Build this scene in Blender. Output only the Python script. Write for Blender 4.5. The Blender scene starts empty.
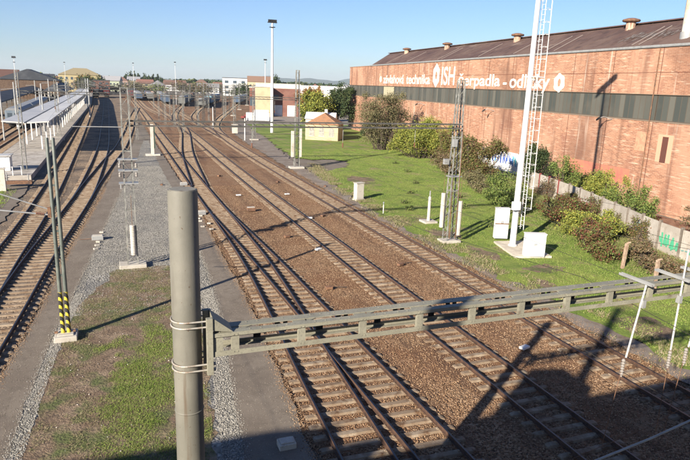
import bpy, bmesh, math, random
import numpy as np
from mathutils import Vector, Matrix
from mathutils.geometry import tessellate_polygon
R = math.radians
random.seed(7); rng = np.random.default_rng(11)
scene = bpy.context.scene
col = scene.collection

# ------------------------------------------------------------------ camera
def make_camera():
    f, pitch, roll, head = 589.0, R(13.8), R(2.0), R(21.3)
    F = Vector((0, math.cos(pitch), -math.sin(pitch))); X = Vector((1, 0, 0)); U = X.cross(F)
    X2 = math.cos(roll)*X + math.sin(roll)*U; U2 = -math.sin(roll)*X + math.cos(roll)*U
    M = Matrix((X2, U2, -F)).transposed()
    M = Matrix.Rotation(-head, 3, 'Z') @ M
    cd = bpy.data.cameras.new('camera'); c = bpy.data.objects.new('camera', cd); col.objects.link(c)
    cd.sensor_width = 36; cd.lens = 36*f/690; cd.clip_start = .1; cd.clip_end = 40000
    c.matrix_world = Matrix.Translation((0, 0, 10.3)) @ M.to_4x4()
    scene.camera = c
make_camera()

# ------------------------------------------------------------------ light
SUN_AZ, SUN_EL = 233.5, 22.6
w = bpy.data.worlds.new('World'); scene.world = w; w.use_nodes = True
nt = w.node_tree; sky = nt.nodes.new('ShaderNodeTexSky'); sky.sky_type = 'NISHITA'; sky.sun_disc = False
sky.sun_elevation = R(SUN_EL); sky.sun_rotation = R(SUN_AZ); sky.altitude = 100
sky.air_density = 1.0; sky.dust_density = 0.3; sky.ozone_density = 2.4
wb = nt.nodes.new('ShaderNodeMix'); wb.data_type = 'RGBA'; wb.blend_type = 'MULTIPLY'; wb.inputs[0].default_value = 1; wb.inputs[7].default_value = (.74, .87, 1.16, 1)
nt.links.new(sky.outputs[0], wb.inputs[6]); nt.links.new(wb.outputs[2], nt.nodes['Background'].inputs[0]); nt.nodes['Background'].inputs[1].default_value = 0.051
sl = bpy.data.lights.new('sun', 'SUN'); sl.energy = 5.0; sl.angle = R(0.5); sl.color = (1, .9, .76)
so = bpy.data.objects.new('sun', sl); col.objects.link(so)
d = Vector((math.sin(R(SUN_AZ))*math.cos(R(SUN_EL)), math.cos(R(SUN_AZ))*math.cos(R(SUN_EL)), math.sin(R(SUN_EL))))
so.rotation_euler = d.to_track_quat('Z', 'Y').to_euler(); so.location = d*60
vs = scene.view_settings; vs.view_transform = 'Standard'; vs.look = 'None'; vs.gamma = 1; vs.exposure = 1.3
scene.cycles.volume_bounces = 0
scene.cycles.max_bounces = 6

# ------------------------------------------------------------------ materials
MATS = {}
def _n(nt, t, **k):
    n = nt.nodes.new(t)
    for a, b in k.items(): setattr(n, a, b)
    return n
def _mix(nt, fac, a, b, blend='MIX'):
    m = _n(nt, 'ShaderNodeMix', data_type='RGBA', blend_type=blend)
    for sock, v in ((m.inputs[0], fac), (m.inputs[6], a), (m.inputs[7], b)):
        if hasattr(v, 'is_output'): nt.links.new(v, sock)
        elif isinstance(v, (int, float)): sock.default_value = v
        else: sock.default_value = (*v, 1)
    return m.outputs[2]
def _noise(nt, vec, scale, lo=.4, hi=.6, detail=4, rough=.6, stretch=None):
    if stretch:
        mp = _n(nt, 'ShaderNodeMapping'); mp.inputs['Scale'].default_value = stretch; nt.links.new(vec, mp.inputs[0]); vec = mp.outputs[0]
    n = _n(nt, 'ShaderNodeTexNoise'); n.inputs['Scale'].default_value = scale; n.inputs['Detail'].default_value = detail
    n.inputs['Roughness'].default_value = rough; nt.links.new(vec, n.inputs['Vector'])
    mr = _n(nt, 'ShaderNodeMapRange'); mr.inputs[1].default_value = lo; mr.inputs[2].default_value = hi
    nt.links.new(n.outputs['Fac'], mr.inputs[0]); return mr.outputs[0]
def mat(name, base, layers=(), rough=.85, metal=0, bump=None, spec=.3, cells=None, island=None, local=False):
    """base colour, layers = (colour, scale, lo, hi[, stretch]), bump = (scale, distance), cells = (scale, [colours]), island = [colours]"""
    if name in MATS: return MATS[name]
    m = bpy.data.materials.new(name); m.use_nodes = True; nt = m.node_tree; b = nt.nodes['Principled BSDF']
    if local: vec = _n(nt, 'ShaderNodeTexCoord').outputs['Object']
    else: vec = _n(nt, 'ShaderNodeNewGeometry').outputs['Position']
    c = None
    def ramp(fac, cols):
        r = _n(nt, 'ShaderNodeValToRGB'); e = r.color_ramp.elements; k = len(cols)
        while len(e) < k: e.new(.5)
        for i, cc in enumerate(cols): e[i].position = i/(k-1); e[i].color = (*cc, 1)
        nt.links.new(fac, r.inputs[0]); return r.outputs[0]
    vo = None
    if cells:
        vo = _n(nt, 'ShaderNodeTexVoronoi'); vo.inputs['Scale'].default_value = cells[0]; nt.links.new(vec, vo.inputs['Vector'])
        sx = _n(nt, 'ShaderNodeSeparateColor'); nt.links.new(vo.outputs['Color'], sx.inputs[0]); c = ramp(sx.outputs[0], cells[1])
    if island:
        g = _n(nt, 'ShaderNodeNewGeometry'); c = ramp(g.outputs['Random Per Island'], island)
    if c is None: c = _mix(nt, 0.0, base, base)
    for L in layers:
        c = _mix(nt, _noise(nt, vec, L[1], L[2], L[3], stretch=L[4] if len(L) > 4 else None), c, L[0])
    nt.links.new(c, b.inputs['Base Color'])
    b.inputs['Roughness'].default_value = rough; b.inputs['Metallic'].default_value = metal
    b.inputs['Specular IOR Level'].default_value = spec
    if bump:
        bp = _n(nt, 'ShaderNodeBump'); bp.inputs['Distance'].default_value = bump[1]; bp.inputs['Strength'].default_value = 1
        if vo is not None:
            inv = _n(nt, 'ShaderNodeMath', operation='SUBTRACT'); inv.inputs[0].default_value = 1; nt.links.new(vo.outputs['Distance'], inv.inputs[1])
            nt.links.new(inv.outputs[0], bp.inputs['Height'])
        else: nt.links.new(_noise(nt, vec, bump[0], 0, 1, detail=3), bp.inputs['Height'])
        nt.links.new(bp.outputs[0], b.inputs['Normal'])
    MATS[name] = m; return m

M_ballast = mat('brown ballast', (0,0,0), [((.17,.085,.042),.25,.42,.68), ((.25,.17,.1),.6,.55,.8), ((.1,.055,.032),1.1,.5,.72,(1,.07,1))], cells=(15,[(.05,.028,.015),(.17,.095,.05),(.26,.155,.085),(.36,.24,.145)]), bump=(1,.035), rough=.95)
M_gravel = mat('grey gravel', (0,0,0), [((.15,.145,.135),.3,.45,.65), ((.10,.09,.07),1.1,.58,.8)], cells=(13,[(.09,.085,.073),(.19,.178,.152),(.27,.255,.22),(.37,.35,.31)]), bump=(1,.04), rough=.95)
M_ground = mat('dirt ground', (.13,.105,.08), [((.19,.165,.135),.08,.4,.6), ((.09,.085,.05),.4,.5,.7), ((.2,.17,.14),14,.5,.8)], bump=(9,.05), rough=.95)
M_dirt = mat('dry dirt', (.165,.115,.075), [((.25,.185,.125),1.3,.45,.65), ((.1,.115,.04),.8,.48,.62), ((.3,.26,.22),17,.66,.74), ((.05,.037,.027),9,.5,.75)], bump=(14,.05), rough=.95)
M_path = mat('worn asphalt', (.15,.123,.096), [((.185,.155,.122),.5,.42,.62), ((.11,.09,.07),2.2,.5,.8), ((.23,.21,.18),40,.58,.8), ((.085,.075,.065),30,.6,.75)], bump=(35,.008), rough=.92)
M_pathlight = mat('pale gravel path', (.17,.14,.115), [((.22,.19,.16),.5,.42,.62), ((.12,.09,.065),1.7,.5,.75), ((.26,.23,.2),30,.58,.75)], bump=(25,.015), rough=.95)
M_oil = mat('oil dark bed', (.014,.015,.019), [((.022,.023,.028),.6,.4,.7)], bump=(14,.03), rough=.9)
M_grass = mat('lawn', (.13,.19,.03), [((.2,.235,.05),.22,.42,.6), ((.09,.14,.025),.9,.5,.72), ((.23,.18,.1),.3,.55,.66), ((.07,.1,.02),9,.5,.8)], bump=(10,.06), rough=.95)
M_blade = mat('grass blades', (0,0,0), island=[(.09,.15,.02),(.135,.21,.03),(.18,.25,.045),(.25,.24,.09),(.115,.18,.028)], rough=.8)
M_dryblade = mat('dry blades', (0,0,0), island=[(.2,.16,.09),(.28,.22,.14),(.14,.145,.055),(.1,.135,.035),(.33,.27,.19)], rough=.9)
M_stoneb = mat('brown stones', (0,0,0), island=[(.08,.045,.026),(.17,.1,.056),(.25,.155,.088),(.32,.21,.125),(.4,.29,.19)], rough=.95)
M_stoneg = mat('grey stones', (0,0,0), island=[(.1,.095,.083),(.18,.17,.148),(.25,.235,.205),(.32,.305,.27),(.4,.38,.34)], rough=.9)
M_sleeper = mat('sleeper concrete', (.205,.15,.102), [((.28,.225,.165),1.7,.48,.62), ((.11,.062,.034),2.6,.5,.66), ((.2,.15,.1),22,.5,.7)], bump=(30,.008), rough=.9)
M_concrete = mat('concrete', (.42,.39,.34), [((.34,.31,.26),1.2,.45,.65), ((.25,.22,.18),5,.58,.75), ((.5,.48,.43),25,.55,.75)], bump=(30,.006), rough=.9)
M_whitecon = mat('white painted concrete', (.5,.47,.41), [((.4,.36,.3),1.5,.5,.7), ((.3,.24,.18),4,.62,.75)], rough=.85)
M_white = mat('white paint', (.62,.62,.61), [((.5,.49,.46),1.3,.55,.75)], rough=.5, spec=.5)
M_lightgrey = mat('galvanised steel', (.33,.335,.33), [((.25,.25,.24),2.5,.45,.7)], rough=.5, metal=.3, spec=.5)
M_masts = mat('weathered mast steel', (.15,.152,.14), [((.25,.25,.23),2.5,.45,.6), ((.2,.13,.08),4,.6,.75)], rough=.7)
M_beam = mat('grey green paint', (.2,.192,.148), [((.25,.24,.185),2.3,.42,.62), ((.13,.1,.07),5,.6,.75), ((.16,.152,.12),40,.5,.7)], rough=.62, spec=.4, bump=(60,.0015))
M_column = mat('grey column paint', (.135,.13,.108), [((.17,.162,.135),1.6,.4,.65), ((.11,.1,.083),7,.55,.75,(1,1,.12)), ((.085,.055,.035),18,.66,.72), ((.1,.075,.052),5,.6,.72,(1,1,.06)), ((.19,.185,.165),3,.6,.7,(1,1,.1))], rough=.6, spec=.4, bump=(50,.0015))
M_dark = mat('beam shade and black metal', (.02,.02,.022), [((.04,.035,.03),6,.5,.7)], rough=.8)  # painted shade on the near beam, plain black metal elsewhere
M_poleg = mat('grey green pole', (.085,.1,.088), [((.13,.145,.125),2.2,.45,.65), ((.12,.1,.075),9,.6,.75)], rough=.5, spec=.5)
M_black = mat('black paint', (.025,.025,.025), rough=.6)
M_yellow = mat('yellow paint', (.55,.43,.05), [((.5,.4,.08),5,.55,.75)], rough=.6)
M_porc = mat('brown insulator', (.2,.09,.05), rough=.25, spec=.6)
M_greyins = mat('grey insulator', (.24,.22,.2), rough=.4)
M_rust = mat('rusty iron', (.13,.07,.045), [((.2,.11,.065),5,.4,.6), ((.07,.05,.04),2,.5,.7)], rough=.85)
M_wire = mat('copper wire', (.05,.045,.04), rough=.5, metal=.4)
M_glass = mat('window glass', (.06,.08,.1), rough=.12, spec=.7)
M_redpaint = mat('red paint', (.18,.045,.04), rough=.7)
M_brown = mat('brown timber', (.08,.05,.035), [((.12,.08,.055),3,.4,.6)], rough=.8)
M_bark = mat('bark', (.1,.08,.06), [((.06,.045,.035),6,.4,.6)], bump=(20,.02), rough=.95)

def rail_material():
    m = bpy.data.materials.new('rail steel'); m.use_nodes = True; nt = m.node_tree; b = nt.nodes['Principled BSDF']
    g = _n(nt, 'ShaderNodeNewGeometry'); s = _n(nt, 'ShaderNodeSeparateXYZ'); nt.links.new(g.outputs['True Normal'], s.inputs[0])
    p = _n(nt, 'ShaderNodeSeparateXYZ'); nt.links.new(g.outputs['Position'], p.inputs[0])
    a = _n(nt, 'ShaderNodeMath', operation='GREATER_THAN'); a.inputs[1].default_value = .9; nt.links.new(s.outputs[2], a.inputs[0])
    z = _n(nt, 'ShaderNodeMath', operation='GREATER_THAN'); z.inputs[1].default_value = .06; nt.links.new(p.outputs[2], z.inputs[0])
    k = _n(nt, 'ShaderNodeMath', operation='MULTIPLY'); nt.links.new(a.outputs[0], k.inputs[0]); nt.links.new(z.outputs[0], k.inputs[1])
    rustc = _mix(nt, _noise(nt, g.outputs['Position'], 6, .35, .65), (.04,.022,.015), (.09,.046,.027))
    steel = _mix(nt, _noise(nt, g.outputs['Position'], .7, .4, .65), (.1,.098,.1), (.14,.115,.095))
    nt.links.new(_mix(nt, k.outputs[0], rustc, steel), b.inputs['Base Color'])
    nt.links.new(k.outputs[0], b.inputs['Metallic'])
    r = _n(nt, 'ShaderNodeMapRange'); r.inputs[3].default_value = .85; r.inputs[4].default_value = .38; nt.links.new(k.outputs[0], r.inputs[0])
    nt.links.new(r.outputs[0], b.inputs['Roughness']); return m
M_rail = rail_material()

def brick_material(name, c1, c2, mortar, scale=1.0, stains=()):
    m = bpy.data.materials.new(name); m.use_nodes = True; nt = m.node_tree; b = nt.nodes['Principled BSDF']
    tc = _n(nt, 'ShaderNodeTexCoord'); sp = _n(nt, 'ShaderNodeSeparateXYZ'); nt.links.new(tc.outputs['Object'], sp.inputs[0])
    ad = _n(nt, 'ShaderNodeMath', operation='ADD'); nt.links.new(sp.outputs[0], ad.inputs[0]); nt.links.new(sp.outputs[1], ad.inputs[1])
    cb = _n(nt, 'ShaderNodeCombineXYZ'); nt.links.new(ad.outputs[0], cb.inputs[0]); nt.links.new(sp.outputs[2], cb.inputs[1])
    br = _n(nt, 'ShaderNodeTexBrick'); nt.links.new(cb.outputs[0], br.inputs['Vector'])
    br.inputs['Color1'].default_value = (*c1, 1); br.inputs['Color2'].default_value = (*c2, 1); br.inputs['Mortar'].default_value = (*mortar, 1)
    br.inputs['Scale'].default_value = 1; br.inputs['Brick Width'].default_value = .30*scale; br.inputs['Row Height'].default_value = .085*scale; br.inputs['Mortar Size'].default_value = .012*scale
    br.inputs['Bias'].default_value = -.1
    c = br.outputs[0]
    for L in stains: c = _mix(nt, _noise(nt, tc.outputs['Object'], L[1], L[2], L[3], stretch=L[4] if len(L) > 4 else None), c, L[0])
    nt.links.new(c, b.inputs['Base Color']); b.inputs['Roughness'].default_value = .92; b.inputs['Specular IOR Level'].default_value = .2
    bp = _n(nt, 'ShaderNodeBump'); bp.inputs['Distance'].default_value = .01; nt.links.new(_noise(nt, tc.outputs['Object'], 9, 0, 1), bp.inputs['Height']); nt.links.new(bp.outputs[0], b.inputs['Normal'])
    return m
M_brick = brick_material('red brick wall', (.37,.175,.105), (.2,.085,.052), (.37,.25,.175), scale=1.5, stains=(((.39,.225,.15),.16,.45,.62), ((.24,.115,.08),.5,.54,.72,(1,1,.5)), ((.52,.38,.28),2.2,.55,.7,(1,.3,3)), ((.17,.08,.06),3.4,.58,.72,(1,.35,3)), ((.14,.07,.05),.45,.53,.72,(1,1.3,.1)), ((.5,.4,.32),.5,.62,.72,(1,1.5,.12)), ((.16,.085,.06),.09,.55,.75)))
M_brick2 = brick_material('dark brick wall', (.2,.085,.065), (.15,.06,.05), (.2,.14,.11), scale=1.5, stains=(((.13,.055,.045),.3,.45,.7),))
M_roof = mat('rusty roof sheet', (.085,.052,.045), [((.12,.08,.065),.15,.42,.6), ((.055,.035,.032),.7,.5,.7), ((.16,.12,.10),.3,.6,.68,(1,.4,1))], rough=.8, bump=(2,.02))
M_tile = mat('orange roof tile', (.27,.14,.075), [((.2,.115,.07),1.5,.45,.65)], rough=.85, bump=(6,.03))
M_pane = mat('grimy factory pane', (0,0,0), [((.09,.085,.07),.3,.5,.7)], island=[(.04,.045,.04),(.06,.065,.057),(.085,.088,.075),(.05,.056,.05),(.12,.115,.095)], rough=.45, spec=.5)
M_cream = mat('cream plaster', (.42,.355,.23), [((.34,.28,.18),.6,.45,.7)], rough=.9)
M_canopy = mat('pale canopy sheet', (.4,.39,.37), [((.48,.47,.45),.15,.4,.6,(1,.2,1)), ((.28,.28,.28),.5,.55,.75)], rough=.45, spec=.5)
M_darkroof = mat('dark roofing', (.04,.045,.055), [((.07,.075,.085),.3,.45,.65)], rough=.75)
M_hill = mat('distant hills', (.05,.075,.05), [((.08,.1,.06),.002,.4,.6)], rough=1)

_o1 = ['','first','second','third','fourth','fifth','sixth','seventh','eighth','ninth','tenth','eleventh','twelfth','thirteenth','fourteenth','fifteenth','sixteenth','seventeenth','eighteenth','nineteenth']
_t0 = ['','','twenty','thirty','forty','fifty','sixty','seventy','eighty','ninety']; _t1 = ['','','twentieth','thirtieth','fortieth','fiftieth','sixtieth','seventieth','eightieth','ninetieth']
def nth(i):
    i += 1
    return _o1[i] if i < 20 else (_t1[i//10] if i % 10 == 0 else _t0[i//10]+'-'+_o1[i % 10])
# ------------------------------------------------------------------ mesh helpers
class MB:
    def __init__(s): s.v = []; s.f = []
    def add(s, vs, fs):
        o = len(s.v); s.v += [tuple(p) for p in vs]; s.f += [tuple(i+o for i in f) for f in fs]; return s
    def box(s, x0, x1, y0, y1, z0, z1):
        return s.add([(x0,y0,z0),(x1,y0,z0),(x1,y1,z0),(x0,y1,z0),(x0,y0,z1),(x1,y0,z1),(x1,y1,z1),(x0,y1,z1)],
                     [(0,3,2,1),(4,5,6,7),(0,1,5,4),(1,2,6,5),(2,3,7,6),(3,0,4,7)])
    def bar(s, p, q, w, h=None, up=(0,0,1)):
        p = Vector(p); q = Vector(q); h = h or w; d = (q-p).normalized(); u = Vector(up)
        if abs(d.dot(u)) > .98: u = Vector((0,1,0))
        a = d.cross(u).normalized()*w/2; b = a.cross(d).normalized()*h/2
        vs = [p-a-b, p+a-b, p+a+b, p-a+b, q-a-b, q+a-b, q+a+b, q-a+b]
        return s.add(vs, [(0,1,2,3),(7,6,5,4),(4,5,1,0),(5,6,2,1),(6,7,3,2),(7,4,0,3)])
    def tube(s, p, q, r0, r1=None, n=10, cap=True):
        p = Vector(p); q = Vector(q); r1 = r0 if r1 is None else r1; d = (q-p).normalized()
        u = Vector((0,0,1)) if abs(d.z) < .9 else Vector((1,0,0)); a = d.cross(u).normalized(); b = d.cross(a)
        vs = []
        for c, r in ((p, r0), (q, r1)):
            for i in range(n):
                t = 2*math.pi*i/n; vs.append(c + a*math.cos(t)*r + b*math.sin(t)*r)
        fs = [(i, (i+1) % n, n+(i+1) % n, n+i) for i in range(n)]
        if cap: fs += [tuple(range(n))[::-1], tuple(range(n, 2*n))]
        return s.add(vs, fs)
    def lathe(s, x, y, prof, n=16):
        vs = []
        for r, z in prof:
            for i in range(n):
                t = 2*math.pi*i/n; vs.append((x+r*math.cos(t), y+r*math.sin(t), z))
        fs = []
        for k in range(len(prof)-1):
            for i in range(n): fs.append((k*n+i, k*n+(i+1) % n, (k+1)*n+(i+1) % n, (k+1)*n+i))
        fs += [tuple(range(n))[::-1], tuple(range((len(prof)-1)*n, len(prof)*n))]
        return s.add(vs, fs)
    def path(s, pts, r, n=6):
        for a, b in zip(pts, pts[1:]): s.tube(a, b, r, n=n)
        return s
    def build(s, name, m, parent=None, loc=None, smooth=False, bevel=0):
        me = bpy.data.meshes.new(name); me.from_pydata(s.v, [], s.f); me.materials.append(m)
        if smooth:
            me.polygons.foreach_set('use_smooth', [True]*len(me.polygons))
            try: me.set_sharp_from_angle(angle=R(35))
            except Exception: pass
        me.update()
        o = bpy.data.objects.new(name, me); col.objects.link(o)
        if parent: o.parent = parent
        if loc: o.location = loc
        if bevel:
            b = o.modifiers.new('bevel', 'BEVEL'); b.width = bevel; b.segments = 2; b.limit_method = 'ANGLE'
        return o
def thing(name, label, cat, loc=(0,0,0), rz=0, group=None):
    o = bpy.data.objects.new(name, None); col.objects.link(o); o.location = loc; o.rotation_euler = (0,0,rz)
    o.empty_display_size = .3; return tag(o, label, cat, group)
def tag(o, label, cat, group=None, kind=None):
    if label: o['label'] = label
    if cat: o['category'] = cat
    if group: o['group'] = group
    if kind: o['kind'] = kind
    return o
def copy_thing(src, loc, rz=0, label=None):
    r = src.copy(); col.objects.link(r); r.location = loc; r.rotation_euler = (0,0,rz)
    if label: r['label'] = label
    for ch in src.children:
        c = ch.copy(); col.objects.link(c); c.parent = r
        for g in ch.children:
            d = g.copy(); col.objects.link(d); d.parent = c
    return r
def np_mesh(name, V, Fq, m, k=4):
    """V (n,3), Fq (m,k)"""
    me = bpy.data.meshes.new(name); n = len(V); nf = len(Fq)
    me.vertices.add(n); me.vertices.foreach_set('co', np.asarray(V, np.float32).ravel())
    me.loops.add(nf*k); me.loops.foreach_set('vertex_index', np.asarray(Fq, np.int32).ravel())
    me.polygons.add(nf); me.polygons.foreach_set('loop_start', np.arange(0, nf*k, k, dtype=np.int32))
    me.update(calc_edges=True); me.materials.append(m)
    o = bpy.data.objects.new(name, me); col.objects.link(o); return o

# ------------------------------------------------------------------ ground sheets
def jag(poly, step=.5, amp=.15, seed=0):
    r = random.Random(seed); out = []
    for i, a in enumerate(poly):
        b = poly[(i+1) % len(poly)]; L = math.hypot(b[0]-a[0], b[1]-a[1]); n = max(1, min(400, int(L/step)))
        for k in range(n):
            t = k/n; q = amp*(r.random()-.5)*2*(1 if k else .3)
            q += amp*1.3*math.sin((a[1]+(b[1]-a[1])*t)*1.7+seed)*math.sin((a[1]+(b[1]-a[1])*t)*.61+seed*2)
            nx, ny = (b[1]-a[1])/L, -(b[0]-a[0])/L
            out.append((a[0]+(b[0]-a[0])*t+nx*q, a[1]+(b[1]-a[1])*t+ny*q))
    return out
def sheet(name, poly, z, m, amp=.12, step=.5, seed=1, thick=None):
    pts = jag(poly, step, amp, seed) if amp else poly
    me = bpy.data.meshes.new(name); tri = tessellate_polygon([[Vector((x, y, 0)) for x, y in pts]])
    me.from_pydata([(x, y, z) for x, y in pts], [], [tuple(t) for t in tri]); me.materials.append(m); me.update()
    bm = bmesh.new(); bm.from_mesh(me); bmesh.ops.recalc_face_normals(bm, faces=bm.faces)
    for f in bm.faces:
        if f.normal.z < 0: f.normal_flip()
    bm.to_mesh(me); bm.free()
    o = bpy.data.objects.new(name, me); col.objects.link(o); return tag(o, None, None, kind='structure')
def smooth_fn(pts):
    pts = sorted(pts); S = np.array([p[0] for p in pts], float); T = np.array([p[1] for p in pts], float)
    m = np.gradient(T, S) if len(S) > 2 else np.full(len(S), (T[-1]-T[0])/(S[-1]-S[0]))
    def f(s):
        i = int(np.clip(np.searchsorted(S, s)-1, 0, len(S)-2)); h = S[i+1]-S[i]; u = (s-S[i])/h
        if u < 0 : return float(T[0]+m[0]*(s-S[0]))
        if u > 1 : return float(T[-1]+m[-1]*(s-S[-1]))
        return float((2*u**3-3*u**2+1)*T[i]+(u**3-2*u**2+u)*h*m[i]+(-2*u**3+3*u**2)*T[i+1]+(u**3-u**2)*h*m[i+1])
    return f
def edge(pts, s0, s1, step=2.0):
    f = smooth_fn(pts); n = max(2, int((s1-s0)/step)); return [(f(s0+(s1-s0)*i/n), s0+(s1-s0)*i/n) for i in range(n+1)]
def strip(name, left, right, s0, s1, z, m, **k):
    return sheet(name, edge(left, s0, s1) + edge(right, s0, s1)[::-1], z, m, **k)

G = 9000
gp = [(-G,-3000),(G,-3000),(G,16000),(-G,16000)]
sheet('ground', gp, -.13, M_ground, amp=0)
# main ballast bed
BL = [(-6,4.0),(14,4.8),(17,4.95),(26.6,5.5),(35,5.6),(44,5.85),(65,5.9),(107,5.8),(180,5.5),(300,4),(420,2)]
BR = [(-6,19.5),(14,19.45),(28,19.4),(48,19.35),(63,19.6),(80,20.2),(107,21.3),(135,24),(180,36),(260,56),(420,100)]
strip('main_ballast', BL, BR, -6, 420, -.098, M_ballast, amp=.14, seed=3)
strip('left_ballast', [(-6,-8.6),(20,-8.3),(36,-8.0),(54,-7.9),(100,-7.9),(180,-8.6),(250,-9.8),(420,-14)],
      [(-6,-4.4),(14.7,-4.5),(25,-4.1),(36,-3.2),(54,-1.4),(75,-.3),(100,2),(130,3.9),(200,7),(260,5),(420,2)], -6, 420, -.094, mat('grey brown ballast',(0,0,0),[((.11,.085,.065),.25,.42,.62)],cells=(15,[(.065,.046,.03),(.18,.125,.078),(.28,.205,.135),(.4,.31,.22)]),bump=(1,.035),rough=.95), amp=.12, seed=4)
strip('far_left_ballast', [(40,-22),(420,-31)], [(40,-13.6),(420,-15.5)], 40, 420, -.094, M_ballast, amp=.2, seed=5)
# grey gravel yard between the two service paths
PLR = [(-6,-5.0),(14.7,-3.45),(24.5,-2.9),(29.6,-2.4),(53.7,-.3),(75.9,1.7),(90,2.9)]
PLL = [(-6,-4.9),(14,-4.65),(21.6,-4.25),(29.4,-3.6),(36,-3.2),(54,-1.75),(75,-.4),(90,.3)]
P2L = [(-6,2.2),(16,3.0),(22,3.6),(28,4.1),(38,4.45),(52,4.7),(75,4.7),(90,4.8),(107,5.0)]
strip('grey_gravel', [(-6,-5.2),(14.7,-3.6),(24.5,-3.0),(29.6,-2.5),(53.7,-.4),(75.9,1.6),(107,4.2)], [(a,b+.1) for a,b in P2L], -6, 107, -.048, M_gravel, amp=.05, seed=6)
strip('dirt_patch', [(-6,-4.6),(14.7,-3.05),(24.5,-2.6),(29,-1.9),(31,-1.2),(33.5,-.4)], [(-6,1.4),(16,2.2),(22,2.9),(26,3.1),(30,3.3),(33.5,2.4)], -6, 33.5, -.042, M_dirt, amp=.12, step=.25, seed=8)
strip('left_service_path', PLL, PLR, -6, 90, -.036, M_path, amp=.045, seed=9)
strip('right_service_path', P2L, BL, -6, 107, -.032, M_path, amp=.05, seed=10)
strip('brown_verge', BR, [(-6,20.9),(14,20.6),(28,20.3),(44,20.4),(62,21.6),(71,21.9),(95,24.5),(113,27),(135,29),(165,36)], -6, 165, -.036, M_pathlight, amp=.15, seed=12)
LAWN = [(20.7,-6),(20.5,14),(20.45,21),(20.1,28),(20.0,36),(20.2,44),(20.6,50),(21.4,60),(21.7,66),(24.8,69),(28.3,72),(30,77),(28.5,79.5),(25.5,79),(23.6,81),(24.6,95),(27,113),(28,130),(31,150),(62,150),(60,120),(49,100),(46,80),(44.5,60),(43,50),(38,34),(34,20),(31.5,-6)]
sheet('lawn', LAWN, -.028, M_grass, amp=.3, step=.5, seed=13)
sheet('left_yard_path', [(-13,20),(-8.5,20),(-8.2,40),(-8.0,52),(-8.1,66),(-14,66)], -.04, M_path, amp=.12, seed=15)
sheet('left_grass', [(-17,38),(-9.4,40),(-8.6,47),(-9.1,53),(-9.8,60),(-16,62)], -.034, M_grass, amp=.25, seed=16)
for i_, (x_, y_, a_, b_) in enumerate(((21.9,36.2,1.3,1.6),(22.4,41.0,1.2,1.0),(21.8,31.2,.9,1.6),(23.6,27.4,1.5,.8),(21.5,24.0,.7,1.8),(22.2,18.5,1.3,1.5),(25.5,61,1.6,3.0))):
    sheet('bare_patch', [(x_+a_*math.cos(t_*.524)*(1+.2*math.sin(t_*2.1+i_)), y_+b_*math.sin(t_*.524)*(1+.2*math.cos(t_*1.7+i_))) for t_ in range(12)], -.024-.0005*i_, M_dirt, amp=.12, step=.2, seed=30+i_)
strip('far_right_yard', [(120,30),(160,40),(240,60),(420,105)], [(120,31),(160,75),(240,120),(420,190)], 120, 420, -.1, mat('pale yard ground',(.2,.17,.14),[((.26,.23,.2),.05,.4,.6),((.14,.1,.07),.2,.5,.7)],rough=.95), amp=.3, seed=17)

# ------------------------------------------------------------------ tracks
G2 = .7535
TR = {
 'A':  [(-8,4.6),(5,5.6),(13.4,6.17),(19.8,6.53),(24.6,6.85),(33,7.25),(42,7.33),(50,7.33),(58,7.33),(86,7.4),(119,7.5),(173,7.9),(280,8.0),(400,8.0)],
 'A2': [(-8,8.35),(5,8.3),(14,8.22),(20,8.12),(25.6,8.02),(33,7.86),(40,7.62),(46,7.4),(50,7.33)],
 'AX': [(58,7.36),(65,7.8),(76,8.5),(89,9.5),(104,11),(124.2,13.0),(140.5,13.9),(157.6,14.15),(174.5,15.4),(215,20.1),(282,30.5),(366,47)],
 'B':  [(-8,12.75),(12.8,12.82),(32,12.9),(63,12.95),(85,13.2),(109,13.6),(150,14),(220,14.4),(342,16.6),(410,18)],
 'C':  [(-8,17.75),(15,17.85),(36,17.85),(50,17.85),(79,18.1),(107,18.7),(135,20.8),(163.5,25.9),(207,36),(297,57.6),(397,87)],
 'C2': [(107,18.7),(135,18.9),(150,19),(250,20),(400,24)],
 'E':  [(112,18.8),(135,18.6),(150,18.9),(166.6,19.9),(204,25.2),(276,40),(361,64)],
 'H':  [(157,14.1),(180,12.9),(220,11),(300,10.8),(400,10.8)],
 'D1': [(-8,-6.4),(10,-6.45),(28,-6.45),(36,-6.38),(44,-6.15),(57,-6.0),(81.5,-6.1),(158,-6.9),(251,-8.4),(375,-10.8)],
 'D2': [(0,-6.5),(10,-6.2),(18,-5.75),(27.5,-5.12),(37.2,-4.55),(45,-3.9),(54.2,-3.2),(71.4,-2.55),(92.5,-2.1),(128,-2.2),(298,-4.0)],
 'DX': [(52,-3.3),(60,-2.8),(70.6,-1.9),(80,-1.1),(92.4,.1),(110,1.25),(128.5,2.3),(160,3.6),(197.7,5.6),(230,7.5)],
 'F1': [(30,-17.6),(100,-18.0),(137,-18.6),(250,-21),(400,-25)],
 'F2': [(30,-14.8),(90,-15.0),(122,-15.2),(250,-16.5),(400,-19)],
}
FN = {k: smooth_fn(v) for k, v in TR.items()}
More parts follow.
